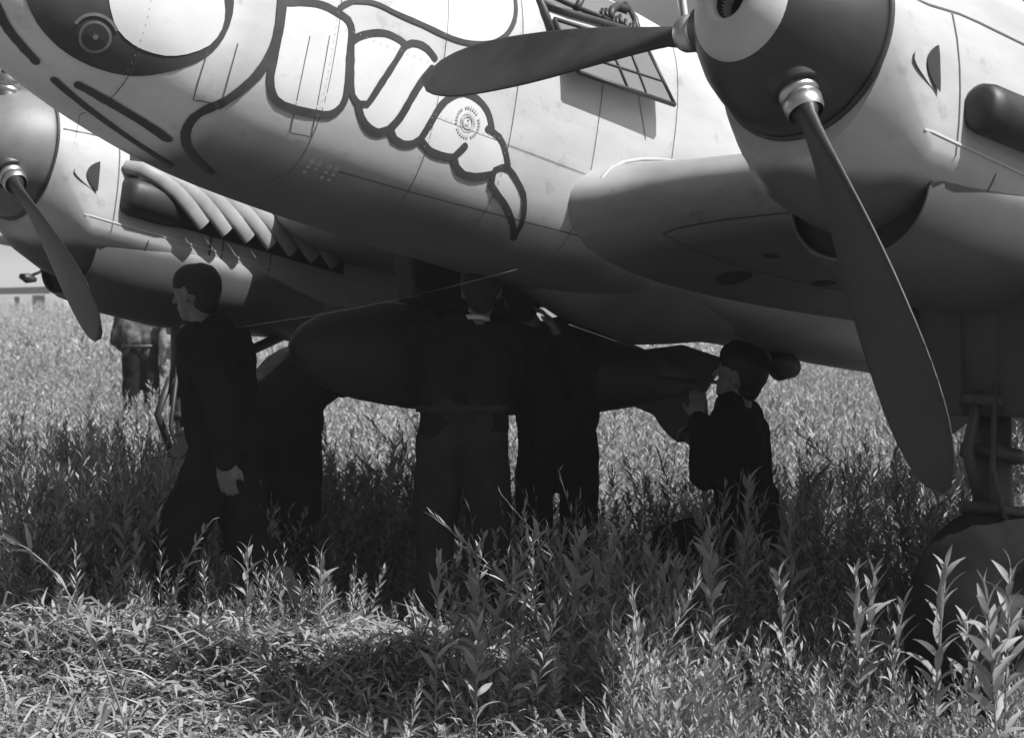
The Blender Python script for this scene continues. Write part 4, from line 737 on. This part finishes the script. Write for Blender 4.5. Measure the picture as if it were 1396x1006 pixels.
# man at the left in mid stride, profile, leaning forward
person((-1.31,8.6,0.0),R_(72),dict(wai=(0,.03,1.12),che=(0,.05,1.34),nek=(0,.10,1.49),hed=(0,.15,1.64),sL=(-.19,.04,1.42),sR=(.19,.06,1.42),
 eL=(-.27,-.10,1.16),wL=(-.26,-.12,.92),eR=(.27,.14,1.18),wR=(.26,.28,1.0),kL=(-.10,.20,.52),aL=(-.11,.24,.09),tL=(-.11,.42,.035),kR=(.1,-.04,.5),aR=(.1,-.32,.14),tR=(.1,-.18,.035)),
 'man in loose dark clothes striding left under the nose, seen from the side','men around the aircraft',vox=.012,cloth='cloth',bulk=1.2,look=(.12,1,-.12))
# half hidden behind him
person((-1.13,9.5,0),R_(-35),dict(che=(0,.2,1.22),nek=(0,.3,1.33),hed=(0,.40,1.43),sL=(-.18,.2,1.3),sR=(.18,.2,1.3),kL=(-.09,.06,.5),kR=(.1,-.02,.5),aR=(.1,-.1,.09),wL=(-.2,.25,1.25),eL=(-.27,.05,1.17),wR=(.15,.3,1.3),eR=(.27,.08,1.18)),
 'man bent behind the bomb nose, only his dark trouser legs showing','men around the aircraft',vox=.018,trous='cloth')
# centre: back to the camera, white collar line, belt
person((-.23,8.75,0.01),R_(-4),dict(pel=(0,0,1.0),wai=(0,.0,1.14),che=(0,.02,1.35),nek=(.05,.03,1.5),hed=(.085,.05,1.64),sL=(-.19,.02,1.43),sR=(.2,.02,1.43),eL=(-.23,.12,1.2),wL=(-.1,.32,1.3),eR=(.22,.14,1.2),wR=(.1,.33,1.34),hL=(-.1,0,.95),hR=(.1,0,.95),kL=(-.14,.03,.52),kR=(.13,.03,.52)),
 'man in the middle with back turned, pale collar line above belted dark jacket','men around the aircraft',cloth='jacket',trous='trouser',collar=True,belt='trouser',vox=.012,bulk=1.08)
# right of him, left arm raised to the belly
person((.22,9.15,0.03),R_(6),dict(hed=(-.16,.06,1.575),nek=(-.09,.04,1.44),che=(-.01,.02,1.3),sL=(-.19,.02,1.40),sR=(.17,.0,1.38),eR=(.10,-.14,1.20),wR=(-.01,-.10,1.41),eL=(-.25,.15,1.15),wL=(-.1,.34,1.2)),
 'man beside the central one, raising a bare hand that holds a thin cable','men around the aircraft',cloth='jacket',vox=.013,sleeve=.9,cap=True)
# right: crouching at the bomb tail
person((1.06,8.75,-.03),R_(75),dict(pel=(.0,-.05,.60),wai=(0,-.02,.76),che=(0,.02,1.0),nek=(0,.0,1.14),hed=(0,.0,1.285),sL=(-.16,.02,1.08),sR=(.17,.0,1.08),hL=(-.09,-.05,.56),hR=(.09,-.05,.56),
 kL=(-.12,.28,.52),aL=(-.12,.2,.09),tL=(-.12,.37,.035),kR=(.13,.12,.12),aR=(.13,-.3,.09),tR=(.13,-.36,.03),eL=(-.15,.13,.84),wL=(-.07,.17,1.07),eR=(.2,.02,.84),wR=(.10,.17,.95)),
 'man in a cap crouching at the bomb tail, hand raised to its fin','men around the aircraft',vox=.012,cloth='jacket',cap=True,look=(.1,.9,.25),bulk=1.18)
# far man in the sunlit field
person((-3.95,20,0),R_(10),dict(che=(-.02,.12,1.30),nek=(-.03,.2,1.43),hed=(-.03,.28,1.56),sL=(-.2,.13,1.38),sR=(.17,.13,1.38),eL=(-.27,.1,1.12),wL=(-.18,.28,1.02),eR=(.25,.12,1.12),wR=(.17,.28,1.02)),
 'distant man in dark trousers and mottled shirt in the sunlit field','men around the aircraft',vox=.02,shirt='shirt',trous='cloth',belt='boot')
person((-3.45,20,0),R_(25),dict(eL=(-.26,.0,1.12),wL=(-.27,.05,.9)),
 'distant man in a pale shirt in the sunlit field, partly behind the striding man','men around the aircraft',vox=.022,shirt='paleshirt',trous='cloth')
# ------------------------------------------------------------------ cables
def wpt(l): return AT+AR@Vector(l)
ca=(-1.72,9.6,1.36); 
def cable(pts,label,r=.003):
    o=link('cable',tube('cable',pts,r,6),'cable'); tag(o,label,'cable'); return o
c0=Vector((-1.02,6.95,1.52)); c1=Vector((.02,6.95,1.735))
cable([c0.lerp(c1,t/12)-Vector((0,0,.02*math.sin(math.pi*t/12))) for t in range(13)],'thin cable stretched between the nose belly and the left man',.0014)
c0=Vector((.235,7.8,1.515)); c1=Vector((.55,8.3,1.40))
cable([c0.lerp(c1,t/8) for t in range(9)],'thin cable running from a raised hand down to the bomb',.003)
# ------------------------------------------------------------------ far low shed
sh=empty('shed',(-37.5,150,0)); tag(sh,'low dark roofed shed far away at the left field edge, pale patches along its base','shed')
bevel(link('roof',plate('roof',[(-6,-2,1.25),(2.6,-2,1.35),(2.6,-2,1.95),(-5.4,-2,1.75)],5,Vector((0,1,0))),'shed',sh,smooth=False),.05)
for x0,x1,z in ((-5.4,-4.2,1.2),(-3.2,-1.7,1.1),(-1.2,-.3,1.22),(1.2,2.3,1.5)): link('wall',plate('wall',[(x0,-2.2,0),(x1,-2.2,0),(x1,-2.2,z),(x0,-2.2,z)],4.5,Vector((0,1,0))),'shedwall',sh,smooth=False)
# ------------------------------------------------------------------ weeds and grass
def leaf_tris(base,d,up,L,W,simple=False):
    d=d/np.linalg.norm(d); s=np.cross(d,up); s/=np.linalg.norm(s)+1e-9; n=np.cross(s,d)
    if simple:
        m=base+d*L*.45+n*L*.05
        return [base,m-s*W/2,m+s*W/2,base+d*L],[(0,1,3),(0,3,2)]
    m=base+d*L*.42+n*L*.06; c=m-n*W*.22; tip=base+d*L-np.array([0,0,L*.10])
    return [base,m-s*W/2,c,m+s*W/2,tip],[(0,1,2),(0,2,3),(1,4,2),(2,4,3)]
def plant(nl,h,L,W,simple,r,top=.35,bushy=0):
    V=[];F=[];T=[]
    b=np.array([0,0,0.]); bend=r.normal(0,.06,2)
    st=lambda t:np.array([bend[0]*t*t*h,bend[1]*t*t*h,t*h])
    w=.004 if not simple else .006
    ts=np.linspace(0,1,4 if simple else 7)
    for i in range(len(ts)):
        p=st(ts[i]); ww=w*(1-.6*ts[i])
        for k in range(3): a=2.1*k; V.append(p+np.array([math.cos(a)*ww,math.sin(a)*ww,0])); T.append(.35)
    for i in range(len(ts)-1):
        for k in range(3):
            a=i*3+k;c=i*3+(k+1)%3; F+=[(a,c,c+3),(a,c+3,a+3)]
    ga=r.uniform(0,6)
    for i in range(nl):
        t=(i+.7)/(nl); t=.12+.88*t**.85; ang=ga+i*2.4+r.normal(0,.25)
        el=.35+.85*t**1.5+r.normal(0,.14)   # upper leaves stand up more
        d=np.array([math.cos(ang)*math.cos(el),math.sin(ang)*math.cos(el),math.sin(el)])
        sz=(1-.45*max(0,t-.55)/.45)*r.uniform(.7,1.2)*(.75+.5*math.sin(min(t,.75)*2.1))
        v,f=leaf_tris(st(t)+d*.004,d,np.array([0,0,1.])+r.normal(0,.25,3),L*sz,W*sz*r.uniform(.8,1.2),simple)
        o=len(V); V+=v; F+=[tuple(o+q for q in x) for x in f]; tn=r.uniform(.3,.85)+.15*t; T+=[tn]*len(v)
    return np.array(V),np.array(F),np.array(T)
def scatter(temps,X,Y,S,r,lean=.12,tone=None):
    n=len(X); Vs=[];Fs=[];Ts=[];off=0
    which=r.integers(0,len(temps),n)
    for k,(V,F,T) in enumerate(temps):
        idx=np.where(which==k)[0]; m=len(idx)
        if not m: continue
        a=r.uniform(0,2*np.pi,m); c,s=np.cos(a),np.sin(a); lx=r.normal(0,lean,m); ly=r.normal(0,lean,m); sc=S[idx]
        x=(V[None,:,0]*c[:,None]-V[None,:,1]*s[:,None]); y=(V[None,:,0]*s[:,None]+V[None,:,1]*c[:,None]); z=np.repeat(V[None,:,2],m,0)
        x=x+lx[:,None]*z; y=y+ly[:,None]*z
        zz=np.array([h_ground(px,py) for px,py in zip(X[idx],Y[idx])])
        P=np.stack([x*sc[:,None]+X[idx][:,None],y*sc[:,None]+Y[idx][:,None],z*sc[:,None]+zz[:,None]-.01],-1)
        Vs.append(P.reshape(-1,3)); Fs.append((F[None]+off+(np.arange(m)*len(V))[:,None,None]).reshape(-1,3)); off+=m*len(V)
        pt=r.normal(0,.13,m) if tone is None else tone[idx]
        Ts.append(np.clip(T[None]+pt[:,None],0,1).reshape(-1))
    return np.concatenate(Vs),np.concatenate(Fs),np.concatenate(Ts)
def bigmesh(name,parts,m,label,cat):
    V=[];F=[];T=[];o=0
    for v,f,t in parts: V.append(v);F.append(f+o);T.append(t);o+=len(v)
    V=np.concatenate(V).astype(np.float32);F=np.concatenate(F).astype(np.int32);T=np.concatenate(T).astype(np.float32)
    me=bpy.data.meshes.new(name); me.vertices.add(len(V)); me.vertices.foreach_set('co',V.ravel())
    me.loops.add(F.size); me.loops.foreach_set('vertex_index',F.ravel())
    me.polygons.add(len(F)); me.polygons.foreach_set('loop_start',np.arange(0,F.size,3,dtype=np.int32)); me.polygons.foreach_set('loop_total',np.full(len(F),3,dtype=np.int32))
    at=me.attributes.new('tone','FLOAT','POINT'); at.data.foreach_set('value',T)
    me.update(calc_edges=True); me.validate()
    o=link(name,me,m,smooth=False,kind='stuff'); tag(o,label,cat); return o
rw=np.random.default_rng(5)
near=[plant(int(rw.integers(30,44)),1.,.125,.022,False,rw) for _ in range(14)]
grassy=[]
def tuft(n,h,r):
    V=[];F=[];T=[]
    for i in range(n):
        a=r.uniform(0,6.28); l=r.uniform(.35,1.)*h; o=r.uniform(.0,.05); el=r.uniform(.9,1.5); b=np.array([math.cos(a)*o,math.sin(a)*o,0]); d=np.array([math.cos(a)*math.cos(el),math.sin(a)*math.cos(el),math.sin(el)]); s=np.array([-math.sin(a),math.cos(a),0])*r.uniform(.004,.009)
        m=b+d*l*.6; e=m+(d*.8+np.array([math.cos(a)*.5,math.sin(a)*.5,-.25]))*l*.4; k=len(V); V+=[b-s/2,b+s/2,m-s/2,m+s/2,e]; F+=[(k,k+1,k+3),(k,k+3,k+2),(k+2,k+3,k+4)]; T+=[r.uniform(.3,1.)]*5
    return np.array(V),np.array(F),np.array(T)
bushy=[plant(int(rw.integers(22,40)),.8,float(rw.uniform(.10,.15)),float(rw.uniform(.028,.04)),False,rw) for _ in range(6)]
sparse=[plant(int(rw.integers(10,18)),1.1,.10,.016,False,rw) for _ in range(4)]
tufts=[tuft(36,.75,rw) for _ in range(4)]
near=near[:7]+bushy+bushy+sparse+tufts
mid=[plant(22,1.,.15,.034,True,rw) for _ in range(8)]
far=[plant(12,1.,.24,.075,True,rw) for _ in range(6)]
def region(n,y0,y1,pad,pw=1.):
    Y=y0+(y1-y0)*rw.random(n)**pw; X=(rw.random(n)*2-1)*(.285*Y+pad); return X,Y
def clump(X,Y,s,o): return np.array([noise.noise(Vector((x*s,y*s,o))) for x,y in zip(X,Y)])
parts=[]
# tall growth under and around the aircraft
X,Y=region(5200,6.3,14,1.2,.9)
cl=clump(X,Y,.9,2.); front=np.where(X<-.35,7.95+.2*np.sin(X*3),np.where(X>.45,6.35,6.55))
front=np.where(X<-.95,9.0+.9*(X+.95),np.where(X<.55,8.9-1.05*(X+.75),7.45-.62*(X-.65)))+.1
perp=(X+.2)*.686-(Y-6.65)*.728; tt=(X+.2)*.728+(Y-6.65)*.686; band=(np.abs(perp)<.36+rw.normal(0,.05,len(X)))&(tt>.15)&(rw.random(len(X))<.97); keep=((Y>front+rw.normal(0,.22,len(X)))&(cl>-.45))|band; X,Y,cl=X[keep],Y[keep],cl[keep]
S=np.clip(.56+.30*cl+rw.normal(0,.11,len(X)),.2,.85); S=np.where(Y<8,S*1.0,S)
br=rw.random(len(X))<.16
parts.append(scatter(near,X[~br],Y[~br],S[~br],rw,.14)); parts.append(scatter(near,X[br],Y[br],S[br],rw,.5))
n=230; X=rw.uniform(-2.7,-.65,n); Y=rw.uniform(8.05,8.55,n); parts.append(scatter(near,X,Y,rw.uniform(.25,.5,n),rw,.2))
n=120; X=rw.uniform(-2.35,-1.6,n); Y=rw.uniform(8.8,9.5,n); parts.append(scatter(near,X,Y,rw.uniform(.7,.95,n),rw,.1))
# lower sunlit growth in front
X,Y=region(4200,4.6,8.8,.6); cl=clump(X,Y,1.1,6.)
keep=(X>.25+.25*np.sin(Y*5))|(rw.random(len(X))<.5); X,Y,cl=X[keep],Y[keep],cl[keep]
S=np.clip(.29+.16*cl+rw.normal(0,.08,len(X))-np.where(X<.35,.12,0)-np.clip((6.2-Y)*.05,0,.12),.10,.5)
parts.append(scatter(near,X,Y,S,rw,.3))
n=1500; X=rw.uniform(.35,2.3,n); Y=rw.uniform(5.0,6.75,n); cl=clump(X,Y,1.6,12.); kp=(np.abs(X/Y)<.31)&(cl>-.25)&((X+.2)*.686-(Y-6.65)*.728>.38); X,Y,cl=X[kp],Y[kp],cl[kp]
parts.append(scatter(near,X,Y,np.clip(.36+.28*cl+rw.normal(0,.07,len(X))-np.clip((5.7-Y)*.25,0,.2),.15,.68),rw,.22,rw.normal(.12,.13,len(X))))  # leaf tone raised so this patch looks more strongly sunlit
X,Y=region(7500,13.5,32,2.5,.8); S=np.clip(.5+.16*clump(X,Y,.5,4.)+rw.normal(0,.08,len(X)),.2,.8); parts.append(scatter(mid,X,Y,S,rw,.12,rw.normal(.2,.18,len(X))))
X,Y=region(11000,31,100,6,1.2); S=np.clip(.5+.16*clump(X,Y,.2,4.)+rw.normal(0,.09,len(X)),.2,.9); parts.append(scatter(far,X,Y,S,rw,.12,rw.normal(.25,.22,len(X))))
X,Y=region(7000,95,260,15,1.2); S=np.clip(.5+rw.normal(0,.1,len(X)),.2,.8)*1.4; parts.append(scatter(far,X,Y,S,rw,.1,rw.normal(.25,.22,len(X))))
bigmesh('tall_weeds',parts,'weed','dense tall leafy weeds covering the whole field round the aircraft','weeds')
# trampled grass
def blades(n,X,Y,L,lay,w,r):
    a=r.uniform(0,2*np.pi,n); el=np.clip(r.normal(lay,.3,n),.0,1.4); d=np.stack([np.cos(a)*np.cos(el),np.sin(a)*np.cos(el),np.sin(el)],-1)
    s=np.stack([-np.sin(a),np.cos(a),r.normal(0,.5,n)],-1); s/=np.linalg.norm(s,axis=1)[:,None]
    z0=np.array([h_ground(x,y) for x,y in zip(X,Y)])+r.random(n)*.10*(el<.5)
    b=np.stack([X,Y,z0],-1); m=b+d*(L*.55)[:,None]+np.array([0,0,1.])*(L*.10)[:,None]; t=b+d*L[:,None]-np.array([0,0,1.])*(L*.12)[:,None]+r.normal(0,.02,(n,3))
    t[:,2]=np.maximum(t[:,2],z0+.005); w=w[:,None]
    V=np.stack([b-s*w/2,b+s*w/2,m-s*w*.45,m+s*w*.45,t],1).reshape(-1,3)
    o=(np.arange(n)*5)[:,None,None]; F=np.array([(0,1,3),(0,3,2),(2,3,4)])[None]+o
    return V,F.reshape(-1,3),np.repeat(np.clip(r.beta(2.,2.2,n),0,1),5)
X,Y=region(40000,4.3,9.8,.6,.85); n=len(X)
hp=[blades(n,X,Y,rw.uniform(.06,.30,n),.35,rw.uniform(.006,.022,n),rw)]
X,Y=region(14000,9,20,1.5); n=len(X); hp.append(blades(n,X,Y,rw.uniform(.15,.5,n),.9,rw.uniform(.006,.016,n),rw))
n=9000; X=-2.6+2.35*rw.random(n); Y=7.55+.3*np.sin(X*2.2)+rw.normal(0,.28,n); hb_=blades(n,X,Y,rw.uniform(.08,.3,n),.45,rw.uniform(.006,.02,n),rw); hb_[0][:,2]+=np.repeat(rw.random(n)*.26*np.exp(-((Y-7.55-.3*np.sin(X*2.2))/.4)**2),5); hp.append(hb_)
bigmesh('trampled_grass',hp,'hay','tangled trampled grass and cut stalks in the sunlit foreground','grass')
# individual weeds that stand out
def leaf_mesh(L,W,curl,r):
    V=[];F=[]
    for i in range(6):
        t=i/5; w=W*math.sin(math.pi*min(.97,max(.08,t))**.8)*.5+.0005; y=L*t; z=.12*L*math.sin(t*2.2)-curl*L*t*t
        V+=[(-w,y,z+w*.35),(0,y,z),(w,y,z+w*.35)]
    for i in range(5):
        a=i*3; F+=[(a,a+1,a+4,a+3),(a+1,a+2,a+5,a+4)]
    me=pm('leaf',V,F); at=me.attributes.new('tone','FLOAT','POINT'); at.data.foreach_set('value',[r.uniform(.55,1.)]*len(V)); me.materials.append(M['weed']); return me
leaves=[leaf_mesh(.10,.019,c,random) for c in (-.1,.05,.15,.3,.0,.2,.4,.1)]
def weed(x,y,h,lean,label,nl=34,big=1.,droop=0,seed=1):
    r=random.Random(seed); z=h_ground(x,y)
    root=empty('weed_plant',(x,y,z-.02)); tag(root,label,'weed','single tall weeds standing out in the foreground')
    def st(t): return Vector((lean[0]*t**1.6*h,lean[1]*t*h,h*(t-.0*t)-droop*h*max(0,t-.6)**2*2.2))
    pts=[st(i/10) for i in range(11)]
    me=tube('stem',pts,[.0055*(1-.06*i) for i in range(11)],6); at=me.attributes.new('tone','FLOAT','POINT'); at.data.foreach_set('value',[.6]*len(me.vertices)); link('stem',me,'weed',root)
    a0=r.uniform(0,6)
    for i in range(nl):
        t=.16+.84*((i+.5)/nl)**.9; p=st(t); ax=(st(min(1,t+.05))-st(max(0,t-.05))).normalized()
        ang=a0+i*2.4+r.gauss(0,.25); el=.30+.80*t**1.6+r.gauss(0,.13)
        d=Vector((math.cos(ang)*math.cos(el),math.sin(ang)*math.cos(el),0))+ax*math.sin(el)
        o=link('leaf',leaves[(i*5+seed)%8],None,root); sc=big*r.uniform(.75,1.2)*(.75+.45*math.sin(min(t,.8)*2.2))*(1-.35*max(0,t-.7)/.3)
        q=d.to_track_quat('Y','Z'); o.rotation_euler=(q@Matrix.Rotation(r.gauss(0,.5),3,'Y').to_quaternion()).to_euler(); o.location=p; o.scale=(sc*r.uniform(.8,1.3),sc,sc)
    return root
weed(1.257,5.600,0.859,(0.05, 0),'leafy weed directly in front of the middle of the big tyre',34,1.05,0.00,3)
weed(1.443,5.500,0.787,(-0.06, 0),'weed with spreading leaves at the lower front of the big tyre',34,1.10,0.00,4)
weed(0.719,6.556,0.872,(-0.03, 0.05),'tallest sunlit spiky weed left of the bare blade tip, thick with narrow upright leaves',44,1.00,0.00,5)
weed(0.579,6.700,0.697,(-0.05, 0),'slim sunlit weed just left of the tallest spiky weed',30,0.90,0.00,6)
weed(0.476,6.400,0.644,(-0.1, 0),'short sunlit weed with curling side leaves below the crouching man',26,0.90,0.00,7)
weed(0.963,6.500,0.700,(-0.05, 0.0),'bushy sunlit weed right of the tallest spiky weed',32,0.95,0.00,8)
weed(1.178,6.300,0.739,(-0.03, 0),'left of two flat topped sunlit weeds below the bare blade tip',36,0.95,0.00,9)
weed(1.187,6.350,0.727,(0.06, 0),'right of two flat topped sunlit weeds below the bare blade tip',36,0.95,0.00,10)
weed(1.258,6.300,0.623,(0.1, 0),'low sunlit weed leaning right beside the front of the tyre',26,0.90,0.00,11)
weed(1.503,5.700,0.834,(0.02, 0),'sunlit weed rising in front of the big tyre at the right edge',32,0.95,0.00,12)
weed(1.414,5.700,0.676,(-0.04, 0),'short sunlit weed in front of the lower left of the tyre',26,0.90,0.00,13)
weed(-0.187,6.750,0.814,(0.35, 0),'shaded weed leaning right below the man with the raised hand',34,1.00,0.00,14)
weed(-0.125,6.300,0.565,(0.02, 0),'small pale weed standing alone at the front of the dark patch',26,0.85,0.00,15)
weed(-0.273,6.600,0.724,(0.02, 0),"slender shaded weed in front of the central man's legs",28,0.95,0.00,16)
weed(-0.100,6.900,0.714,(-0.08, 0),"shaded weed with forked tip at the central man's knees",28,0.95,0.00,17)
weed(0.208,6.900,0.806,(0.05, 0),'shaded weed with arching drooping leaves right of the leaning one',36,1.10,0.15,18)
weed(0.212,7.000,0.871,(0.22, 0),'shaded weed with a drooping bent top below the bomb tail',34,1.05,0.35,19)
weed(-1.468,7.600,0.825,(0.3, 0),'pale nodding flower stalk at the feet of the large man at left',20,0.70,0.25,20)
weed(-1.085,7.600,0.654,(0.02, 0),'upright leafy weed right of the pale nodding flower stalk',24,0.95,0.00,21)
weed(-0.747,7.200,0.682,(0.02, 0),'thin shaded weed midway between the left man and the central man',22,0.80,0.00,22)
weed(-1.244,6.200,1.029,(-0.42, 0),'pale weed bent over to the left at the left picture edge',16,0.90,0.45,23)
weed(-1.801,8.600,0.742,(0.04, 0),"tall thin shaded weed left of the large man's legs",24,0.90,0.00,24)
weed(0.902,7.400,0.908,(0.04, 0),'shaded tall weed in front of the crouching man',34,1.00,0.00,25)
weed(1.076,7.100,0.846,(-0.03, 0),'shaded weed just right of the crouching man',30,0.95,0.00,26)
